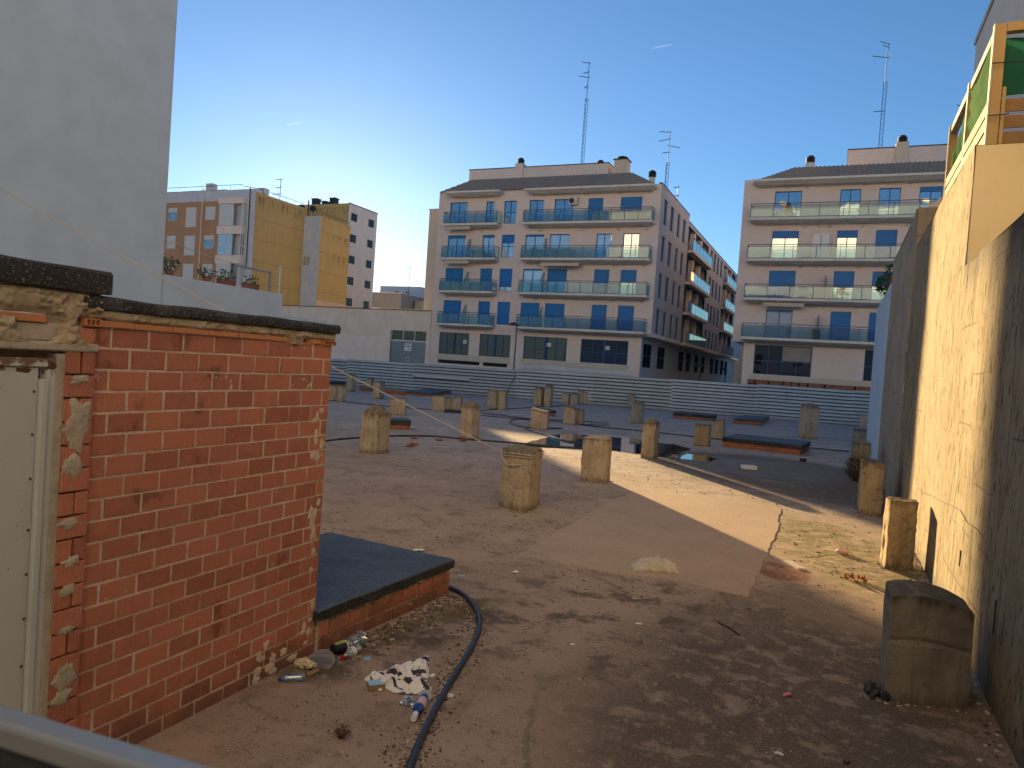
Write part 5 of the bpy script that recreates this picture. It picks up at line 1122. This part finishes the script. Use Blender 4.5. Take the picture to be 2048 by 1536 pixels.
# roof stuff on the back of the orange house: dishes and mast
for k,x in enumerate((-63.6,-62.4,-61.3)): b=MB();b.lathe((x,Yg+1.4+k*.8,19.9+.3),(.5,-.8,.25),[(0,.0),(.02,.2),(.08,.4),(.1,.42)],12);b.bar((x,Yg+1.4+k*.8,18.6),(x,Yg+1.4+k*.8,20.2),.03,5);tag(b.build('satellite_dish',M['darkmetal']),('leftmost','middle','rightmost')[k]+' of three satellite dishes on the grey rendered block roof','satellite dish','satellite dishes on the grey block')
# far low houses beyond the gap
def house(name,x0,x1,y0,y1,z,mat,label,roof=None,wins=()):
    t=thing(name,label,'building',((x0+x1)/2,(y0+y1)/2,0));pl=PL('S',y0);b=MB();facade(b,pl,x0,x1,0,z,list(wins),.2)
    b.add([(x1,y0,0),(x1,y1,0),(x1,y1,z),(x1,y0,z)],[(0,1,2,3)]);b.add([(x0,y0,0),(x0,y1,0),(x0,y1,z),(x0,y0,z)],[(3,2,1,0)]);b.add([(x0,y0,z),(x1,y0,z),(x1,y1,z),(x0,y1,z)],[(0,1,2,3)]);b.build('wall',M[mat],t)
    b=MB();b.box(x0-.1,x1+.1,y0-.1,y1+.1,z,z+.15);b.build('roof',M[roof or 'slab'],t)
    for h in wins: window(t,pl,*h,0,'glassbk','wframe',mull=1,d=.08)
house('far_house',-84,-73,112,122,13.9,'grey_block','grey windowless block low on the skyline in the bright gap',wins=[(-79,-78,9,10.2)])
house('far_house',-86,-76.5,124,132,16.4,'white','white flat-roofed house topping the grey block in the bright gap','slab',[(-80,-79,14.6,15.6),(-82.5,-81.5,14.6,15.6)])
house('far_house',-72.5,-60,116,126,12.9,'grey_block','brown tile-roofed house at the right of the bright gap','roof',[(-70,-68,10.3,12),(-66,-64,10.3,12)])
house('far_house',-66,-50,86,92,9.0,'peach','low peach house just above the warehouse roof','slab',[(-58,-57,7.2,8.3)])
house('far_house',-17,-3,127,135,8.6,'grey_block','low dark building closing the far end of the side street','roof',[(-14.5,-13.3,1,3.2),(-11.8,-10.6,1,3.2),(-9.4,-8.2,1,3.2),(-14.5,-13.3,4.6,6.8),(-11.8,-10.6,4.6,6.8),(-9.4,-8.2,4.6,6.8)])
# ================================================================== ANTENNA MASTS
def yagi(mb,c,d,l,n=5,w=.35):
    c=Vector(c);d=Vector(d).normalized();s=d.cross(Vector((0,0,1))).normalized();mb.bar(c-d*.2,c+d*l,.03,4)
    for k in range(n): p=c+d*l*(k+.5)/n;mb.bar(p-s*w/2,p+s*w/2,.014,3)
def mast(x,y,z0,z1,lat,label,ants,w=.17):
    t=thing('antenna_mast',label,'antenna',(x,y,z0),'rooftop antenna masts');b=MB();ps=[(x+w*math.cos(a),y+w*math.sin(a)) for a in (0,2.09,4.19)]
    zl=z0+(z1-z0)*lat
    if lat>0:
        for p in ps: b.bar((*p,z0),(*p,zl),.022,4)
        n=int((zl-z0)/.4)
        for k in range(n):
            za_,zb_=z0+(zl-z0)*k/n,z0+(zl-z0)*(k+1)/n
            for i in range(3): b.bar((*ps[i],za_),(*ps[(i+1)%3],zb_),.011,3);
    b.bar((x,y,zl-.3 if lat>0 else z0),(x,y,z1),.035,5);b.build('pole',M['mast'],t)
    for (fz,d,l) in ants: b=MB();yagi(b,(x,y,z0+(z1-z0)*fz),d,l);b.build('aerial',M['mast'],t)
mast(-24.35,68,21.9,32.6,.67,'tallest lattice mast on the left block penthouse',[(.99,(-1,.3,.35),.9),(.91,(-1,.6,.1),.8),(.86,(-1,.2,.3),1.1),(.78,(-.8,.8,0),.6)])
mast(-16.35,70,18.0,26.0,.62,'shorter lattice mast at the right corner of the left block',[(.98,(-1,.2,.2),1.1),(.9,(-1,.4,0),1.2),(.82,(1,.2,-.2),1.1),(.74,(-1,.1,0),.6)])
mast(-15.6,72,18.7,21.2,0,'small pole aerial on the side-street parapet',[(.95,(-1,.5,0),.5),(.6,(-1,.3,0),.4),(.3,(-.8,.2,0),.4)],.1)
mast(1.9,68,21.96,31.4,.66,'tall lattice mast on the right block penthouse',[(.99,(-.7,.4,.5),.8),(.96,(-.6,.3,.5),.5),(.87,(-1,.3,.35),1.2),(.4,(-1,.2,.1),.7)])
mast(-60.5,66,19.7,22.2,0,'thin branching aerial on the orange brick house roof',[(.95,(-1,.1,.1),.8),(.6,(-1,.3,0),1.1),(.3,(-1,.2,0),1.4)],.1)
mast(-56.2,88,9.0,15.3,0,'thin pole aerial on the peach house in the bright gap',[(.97,(-1,.2,0),.9)],.1)
mast(8.2,68,21.9,26,0,'small aerial partly hidden by the pergola',[(.9,(-1,.2,.3),1.0),(.7,(-1,.2,-.2),.9)],.1)
# ================================================================== STREET LAMPS
def slamp(x,y,h,label):
    t=thing('street_lamp',label,'street lamp',(x,y,0),'dark street lamps');b=MB();b.bar((x,y,0),(x,y,h),.07,8,r2=.05);b.build('pole',M['darkmetal'],t)
    b=MB();b.lathe((x-.3,y,h-.05),(0,0,1),[(0,.02),(0,.5),(.08,.5),(.22,.25),(.3,.0)],14);b.build('lamp_head',M['darkmetal'],t)
slamp(-25.75,58,5.95,'dark street lamp on a tall pole in front of the left block')
slamp(-12.6,75,3.6,'lower street lamp inside the side street, nearer one');slamp(-12.4,92,3.6,'lower street lamp deep inside the side street')
# ================================================================== CONTRAILS
for (a,c_,label) in (((573,250),(606,245),'short white contrail in the pale sky above the yellow blocks'),((1303,97),(1347,88),'faint white contrail in the deep blue sky right of the tallest mast')):
    p,q=CAM+ray(*a).normalized()*5200,CAM+ray(*c_).normalized()*5200;b=MB();n=12;b.tube([p.lerp(q,k/n) for k in range(n+1)],0,8,rs=[.5+4*math.sin(math.pi*min(1,.06+.9*k/n)**.7)*(.35+.65*k/n) for k in range(n+1)])
    t=NT('contrail_vapour');tl=t.node('ShaderNodeBsdfTranslucent',{'Color':(.55,.7,1,1)}).outputs[0];tr=t.node('ShaderNodeBsdfTransparent').outputs[0];mx=t.node('ShaderNodeMixShader',{0:.06,1:tr,2:tl}).outputs[0];t.t.links.new(mx,t.out.inputs[0])
    tag(b.build('contrail',t.m),label,'contrail')
# ================================================================== LITTER
random.seed(31)
def basis(p,q):
    a,c=G(*p),G(*q);d=(c-a);return a,c,d.normalized(),Vector((-d.y,d.x,0)).normalized(),d.length
# blue water bottle
a,c,d,n,l=basis((556,1365),(608,1362))
t=thing('water_bottle','crushed clear blue plastic water bottle lying left of the round grey disc','bottle',(a.x,a.y,0));b=MB();r=.033
b.tube([a+d*l*x+Vector((0,0,r*.95)) for x in (.12,.16,.26,.32,.42,.48,.6,.66,.78,.84,.94,1.0)],0,14,rs=[.012,.014,r,r*.96,r*.9,r,r*.93,r*1.02,r*.92,r,r*.98,r*.7]);b.build('body',M['pet'],t,smooth=True)
b=MB();b.tube([a+Vector((0,0,r*.95)),a+d*l*.12+Vector((0,0,r*.95))],.016,12);b.build('cap',M['p_blue'],t)
# round lid leaning
p=G(643,1329);t=MB();nx=Vector((.25,-.45,.85)).normalized();t.lathe((p.x,p.y,.03),nx,[(0,.001),(0,.098),(.006,.103),(.012,.103),(.012,.094),(.006,.092),(.006,.001)],32);tag(t.build('plastic_disc',M['p_greylid']),'round translucent grey plastic disc leaning near the brick plinth','plastic disc')
b=MB();p=G(612,1338)
for k in range(5): b.lump((p.x+R(-.05,.05),p.y+R(-.03,.03),.03+R(0,.03)),R(.03,.05),sq=(1.2,.7,.7),seg=6,amp=.9,rnd=k)
tag(b.build('crumpled_wrapper',M['p_cream']),'crumpled yellowish food wrapper left of the round grey disc','wrapper')
a,c,d,n,l=basis((612,1352),(638,1346));b=MB();b.obox((a+c)/2+Vector((0,0,.02)),d*.045+Vector((0,0,.012)),n*.03,Vector((0,0,.004)));tag(b.build('cardboard_scrap',M['p_brown'],bevel=.002),'small brown cardboard scrap below the crumpled wrapper','cardboard')
# black cup
a,c,d,n,l=basis((664,1312),(692,1306));t=thing('paper_cup','black and lime paper tub lying on its side against the plinth','cup',(a.x,a.y,0));b=MB();d=(d+n*.15).normalized()
b.tube([a+d*x+Vector((0,0,.05)) for x in (0,.003,.12,.125)],0,20,rs=[.04,.045,.052,.048]);b.build('body',M['p_black'],t,smooth=False);b=MB();b.tube([a+d*x+Vector((0,0,.05)) for x in (.119,.128)],.055,20);b.build('rim',M['p_white'],t);b=MB();b.tube([a+d*x+Vector((-.004,.01,.057)) for x in (.015,.11)],0,18,rs=[.043,.049]);b.build('label_band',M['p_lime'],t)
# soft bottle with red cap
a,c,d,n,l=basis((684,1323),(722,1301));t=thing('plastic_bottle','crushed clear plastic bottle with red cap and white label beside the tub','bottle',(a.x,a.y,0));b=MB();b.tube([a+d*l*x+Vector((0,0,.035)) for x in (.1,.2,.3,.5,.62,.75,.9,1.0)],0,12,rs=[.014,.02,.036,.04,.03,.045,.03,.012]);b.build('body',M['petc'],t,smooth=True)
b=MB();b.tube([a+Vector((0,0,.03)),a+d*.03+Vector((0,0,.03))],.018,12);b.build('cap',M['p_red'],t);b=MB();b.tube([a+d*l*x+Vector((0,0,.036)) for x in (.42,.56)],.041,14);b.build('label_band',M['p_white'],t)
# clear crumpled bag behind
b=MB();p=G(706,1297)
for k in range(6): b.lump((p.x+R(-.06,.06),p.y+R(-.04,.04),.04+R(0,.04)),R(.03,.06),seg=7,amp=1.0)
tag(b.build('plastic_bag',M['petc']),'crumpled clear plastic wrap against the low plinth','plastic wrap')
a,c,d,n,l=basis((728,1320),(741,1318));b=MB();b.obox((a+c)/2+Vector((0,0,.006)),d*.028,n*.025,Vector((0,0,.004)));tag(b.build('blue_card',M['p_skyblue']),'small pale blue card lying between tub and patterned cloth','card')
# patterned cloth
cor=[G(728,1360),G(856,1312),G(860,1345),G(860,1392)]
c0=sum(cor,Vector())/4
def clothfn(u,v):
    p=cor[0].lerp(cor[3],u).lerp(cor[1].lerp(cor[2],u),v) if False else (cor[0].lerp(cor[1],u)).lerp(G(760,1384).lerp(cor[3],u),v)
    e=min(u,1-u,v,1-v)*5;e=min(1,max(e,0));q=Vector((p.x*7,p.y*7,3))
    wob=Vector((.06*mn.noise(Vector((u*4,v*4,1))),.06*mn.noise(Vector((u*4,v*4,8))),0))
    return p+wob+Vector((0,0,.006+max(0,.075*(mn.noise(q)+.3)+.07*abs(mn.noise(Vector((u*3+v*6,u*9-v*3,4)))))*e))
b=MB();b.grid(clothfn,60,40);tag(b.build('patterned_cloth',M['cloth'],smooth=True,solid=.003),'white cloth with dark printed pattern spread on the dirt','cloth')
# small carton
a,c,d,n,l=basis((738,1382),(768,1379));b=MB();b.obox((a+c)/2+n*.03+Vector((0,0,.024)),d*.062,n*.045,Vector((0,0,.022)));b.obox((a+c)/2+n*.03+Vector((0,0,.048)),d*.06,n*.043,Vector((0,0,.001)),1);tag(b.build('small_carton',[M['p_brown'],M['p_skyblue']],bevel=.002),'small brown carton with pale blue top at the cloth corner','carton')
# blue bottle
a,c,d,n,l=basis((826,1447),(850,1400));t=thing('detergent_bottle','dark blue bottle with thick white cap lying beside the thick pipe','bottle',(a.x,a.y,0))
b=MB();b.tube([a+d*l*x+Vector((0,0,.036)) for x in (.2,.27,.36,.8,.9,.98,1.0)],0,16,rs=[.016,.02,.038,.038,.03,.02,.002]);b.build('body',M['p_blue'],t,smooth=True)
b=MB();b.tube([a+Vector((0,0,.032)),a+d*l*.2+Vector((0,0,.034))],.022,14);b.build('cap',M['p_white'],t);b=MB();b.tube([a+d*l*x+Vector((.004,0,.038)) for x in (.45,.72)],.0385,16);b.build('label_band',M['p_palepink'],t)
b=MB();b.lathe(G(850,1402)+Vector((0,0,.03)),(.2,-.6,.75),[(0,.001),(0,.05),(.015,.052),(.018,.045),(.008,.04),(.008,.001)],20);tag(b.build('metal_disc',M['steel']),'shallow metal disc just above the blue bottle','metal disc')
def crumple(px,py,r,n,mat,name,label,cat,sq=(1,1,.6)):
    b=MB();p=G(px,py)
    for k in range(n): b.lump((p.x+R(-r,r),p.y+R(-r,r)*.8,r*.5*R(.4,1)),r*R(.4,.75),sq=sq,seg=7,amp=1.0)
    return tag(b.build(name,M[mat]),label,cat)
crumple(822,1410,.05,8,'petc','crumpled_plastic','crumpled silvery plastic left of the blue bottle','plastic wrap')
crumple(864,1352,.025,6,'p_white','paper_tissue','shredded white tissue right of the patterned cloth','tissue')
crumple(900,1392,.03,5,'p_white','paper_tissue','white tissue scrap on the outer side of the thick pipe','tissue')
# rag on the screed
c0=G(1309,1140)
def ragfn(u,v):
    a=(u-.5)*2;e=(v-.5)*2;k=max(0,1-(abs(a)**2.2))*max(0,1-abs(e)**2.2);fold=.03*math.sin(u*22+v*5+3*mn.noise(Vector((u*4,v*4,2))))+.03*mn.noise(Vector((u*9,v*9,5)))
    return c0+Vector((a*.30*cy_r-e*.15*sy_r+.03*mn.noise(Vector((u*3,v*3,1))),a*.30*sy_r+e*.15*cy_r,.006+.135*k**.6+(fold)*k**.4))
cy_r,sy_r=math.cos(YAW),math.sin(YAW)
b=MB();b.grid(ragfn,60,36);tag(b.build('pale_rag',M['rag'],smooth=True,solid=.003),'bundled pale rag lying on the smooth screed patch','rag')
a,c,d,n,l=basis((1575,1124),(1604,1140));b=MB();b.obox((a+c)/2+Vector((0,0,.012)),d*l*.5,n*.06,Vector((0,0,.011)));tag(b.build('white_board',M['p_bone'],bevel=.002),'thin white board lying on the red-stained ground in the sun','board')
a,c,d,n,l=basis((1486,939),(1514,941));b=MB();b.obox((a+c)/2+n*.12+Vector((0,0,.06)),d*l*.5,n*.14,Vector((0,0,.055)));tag(b.build('foam_block',M['p_white'],bevel=.012),'white foam block on the dark damp ground','foam block')
a,c,d,n,l=basis((1603,923),(1609,924));b=MB();b.obox((a+c)/2+Vector((0,0,.06)),d*.075,n*.06,Vector((0,0,.06)));b.obox((a+c)/2+Vector((0,0,.123)),d*.07,n*.055,Vector((0,0,.004)),1);tag(b.build('small_box',[M['p_black'],M['p_cream']],bevel=.004),'small black box with pale top on the damp ground','box')
a,c,d,n,l=basis((1566,1395),(1582,1391));b=MB();b.tube([a+d*l*x+Vector((0,0,.016)) for x in (0,.1,.3,.8,.93,1.0)],0,12,rs=[.004,.013,.017,.017,.012,.004]);tag(b.build('pink_capsule',M['p_pink'],smooth=True),'small pink plastic capsule on the dark crusty ground','toy')
a,c,d,n,l=basis((1671,1107),(1697,1108));b=MB();b.tube([a+d*l*x+Vector((0,0,.035)) for x in (0,.12,.2,.9,1.0)],0,12,rs=[.014,.016,.04,.04,.02]);tag(b.build('pink_bottle',M['p_palepink'],smooth=True),'pale pink bottle lying in the sunlit moss','bottle')
b=MB();p=G(1712,1162);leaves(b,p+Vector((0,0,.04)),.13,40,.035,(1.2,.8,.3));tag(b.build('dead_leaves',M['orangeleaf']),'orange dead leaf sprig on the sunlit ground by the wall','leaves')
a,c,d,n,l=basis((1437,1248),(1478,1272));b=MB();b.tube([a+Vector((0,0,.012)),a.lerp(c,.45)+n*.012+Vector((0,0,.02)),c+Vector((0,0,.012))],.008,6);tag(b.build('stick',M['tarflat']),'thin black stick on the mottled ground','stick')
crumple(1698,1527,.02,2,'tarflat','stone','dark pebble at the right edge','stone')
for q,(x,y,m_,lab,s) in enumerate(((836,1103,'p_white','white crushed carton at the far edge of the large plinth',.05),(924,1152,'p_skyblue','small blue scrap right of the large plinth',.025),(1034,1146,'p_white','white paper scrap on the dirt left of the screed patch',.03),(1276,1248,'p_white','white paper scrap on the dirt below the rag',.022),(1146,1291,'p_white','tiny white scrap near the curve of the pipe',.02),(1560,1510,'p_white','pale chip on the dusty ground at bottom right',.02))):
    crumple(x,y,s,3,m_,'paper_scrap',lab,'scrap',(1.4,1,.4))
p=G(816,1222);b=MB();b.obox(p+Vector((0,0,.045)),Vector((.03,-.03,.05)),Vector((.02,.03,0)),Vector((.004,-.003,.003)));tag(b.build('stone_chip',M['p_white']),'white stone chip leaning against the large plinth','stone')
# crumbs: loose debris nobody could count
b=MB()
def crumb(p,r): b.lump((p.x,p.y,r*.3),r,0,R(0,1),(1.2,1,.6),3,.5)
for k in range(3600):
    y=R(3.2,15);x=R(-5.5,1.2) if y>5.5 else R(-3.4,1.2)
    if x<-3.6 and y<5: continue
    if mn.noise(Vector((x*1.1,y*1.1,4)))>-.05: crumb(Vector((x,y,0)),R(.003,.0095))
for k in range(2600):
    y=8+18*R(0,1)**1.3;x=R(-17,1.2);p=Vector((x,y,0))
    if mn.noise(Vector((x*.6,y*.6,8)))>-.12: b.lump((x,y,.004),R(.006,.017),0,R(0,.8)**.8,(R(1,2.4),1,.5),3,.5)
for L_,F_,R_ in (((996,1013),(1056,1024),(1080,1008)),((1157,961),(1211,967),(1222,962)),((1280,915.8),(1306.4,918),(1316,915)),((716.8,904),(750.8,908.5),(779,905)),((917.5,877),(941.8,879),(958.8,877)),((1712,1012),(1716,1027),(1763.6,1035)),((1758.6,1125),(1767.7,1137),(1828.6,1142)),((1759,1390),(1765.6,1403),(1939.5,1419.7)),((1386,891.6),(1417,893),(1421,891.5))):
    a_,f_,r_=G(*L_),G(*F_),G(*R_)
    for k in range(110):
        p=a_.lerp(f_,R(0,1)) if R(0,1)<.5 else f_.lerp(r_,R(0,1));crumb(p+Vector((R(-.04,.04),-abs(random.gauss(0,.05)),0)),R(.004,.016))
hp=[G(x,y) for x,y in ((900,1195),(930,1200),(950,1245),(935,1300),(895,1360),(865,1420),(835,1490),(815,1530))]
for k in range(750):
    i=random.randrange(len(hp)-1);p=hp[i].lerp(hp[i+1],R(0,1))+Vector((random.gauss(0,.08),random.gauss(0,.08),0));crumb(p,R(.004,.014))
for k in range(420):
    p=Vector((-3.78,4.95,0)).lerp(Bp,R(0,1))-dn*abs(random.gauss(0,.16))-dn*.02;crumb(p,R(.006,.02))
for k in range(400):
    p=Vector((XW-abs(random.gauss(0,.12)),R(4.5,16),0));crumb(p,R(.006,.02))
tag(b.build('ground_debris',M['stones']),'scattered crumbs, chips and grit on the terrace','debris',kind='stuff')
# brick shards on the far screed
random.seed(12)
for k,(x,y) in enumerate(((829,878),(877,881),(826,890),(822,894),(925,883))):
    p=G(x,y);b=MB();b.lump((p.x,p.y,.03),.09,sq=(1.6,1,.4),seg=6,amp=.7);tag(b.build('brick_shard',M['brick2']),'red brick shard on the pale screed between the two peaked pillars','brick shard','red brick shards on the screed')
# ================================================================== RAILING IN FRONT OF THE CAMERA
rl=thing('balcony_railing','blurred grey metal railing crossing the bottom left corner','railing',(-.5,.45,1.6))
p,q=G(-160,1359,2.21),G(640,1595,2.21)
d=(q-p).normalized();n=Vector((-d.y,d.x,0));m_=(p+q)/2
b=MB();b.obox(m_-n*.012+Vector((0,0,-.012)),d*((q-p).length/2),n*.013,Vector((0,0,.012)));b.build('handrail',M['acwhite'] if False else M['steel'],rl,bevel=.005)
b=MB();b.obox(m_-n*.02+Vector((0,0,-.225)),d*((q-p).length/2),n*.006,Vector((0,0,.2)));b.build('panel',M['darkmetal'],rl)
# ================================================================== ADDED FILL BUILDING BEHIND THE CAMERA (unseen except in reflections)
bb=thing('added_fill_building','tall unseen building added behind the viewpoint to bounce sun as fill','building',(-8,-32,0))
b=MB();b.box(-42,30,-40,-14,0,33);b.build('wall',M['cream'],bb)  # height, width and nearness set to bounce sunlight into the shaded terrace
b=MB()
for k in range(11):
    for z in (2,5.4,8.8,12.2,15.6,19,22.4): b.box(-40+k*6.6,-38.8+k*6.6,-13.995,-13.95,z,z+2)
b.build('added_fill_shutters',M['timberd'],bb);b=MB();b.box(-42.3,30.3,-40,-13.5,33,33.4);b.build('roof',M['roof'],bb)  # shutters and roof of the added fill building
# ================================================================== LIGHT, SKY, CAMERA
SUN_AZ,SUN_EL=rad(-38.8),rad(8.6)
sd=Vector((math.sin(SUN_AZ)*math.cos(SUN_EL),math.cos(SUN_AZ)*math.cos(SUN_EL),math.sin(SUN_EL)))
L=bpy.data.lights.new('sun','SUN');L.energy=4.3;L.angle=rad(.53);L.color=(1,.68,.32)
lo=bpy.data.objects.new('sun',L);COL.objects.link(lo);lo.rotation_euler=(-sd).to_track_quat('-Z','Y').to_euler()
wd_=bpy.data.worlds.new('World');sc.world=wd_;wd_.use_nodes=True;nt_=wd_.node_tree;bg=nt_.nodes['Background']
sk=nt_.nodes.new('ShaderNodeTexSky');sk.sky_type='NISHITA';sk.sun_disc=False;sk.sun_elevation=SUN_EL;sk.sun_rotation=SUN_AZ;sk.air_density=1.0;sk.dust_density=.18;sk.ozone_density=4.4;sk.altitude=50
nt_.links.new(sk.outputs[0],bg.inputs[0]);bg.inputs[1].default_value=.05
cam=bpy.data.cameras.new('camera');co=bpy.data.objects.new('camera',cam);COL.objects.link(co);sc.camera=co
cam.sensor_fit='HORIZONTAL';cam.sensor_width=36;cam.lens=F/2048*36;cam.clip_start=.05;cam.clip_end=9000
from mathutils import Matrix
mt=Matrix((rr,uu,-f0)).transposed().to_4x4();mt.translation=CAM;co.matrix_world=mt
cam.dof.use_dof=True;cam.dof.focus_distance=10;cam.dof.aperture_fstop=7
sc.view_settings.view_transform='Standard';sc.view_settings.look='None';sc.view_settings.exposure=2.0;sc.view_settings.gamma=1
sc.cycles.max_bounces=8;sc.cycles.transparent_max_bounces=12
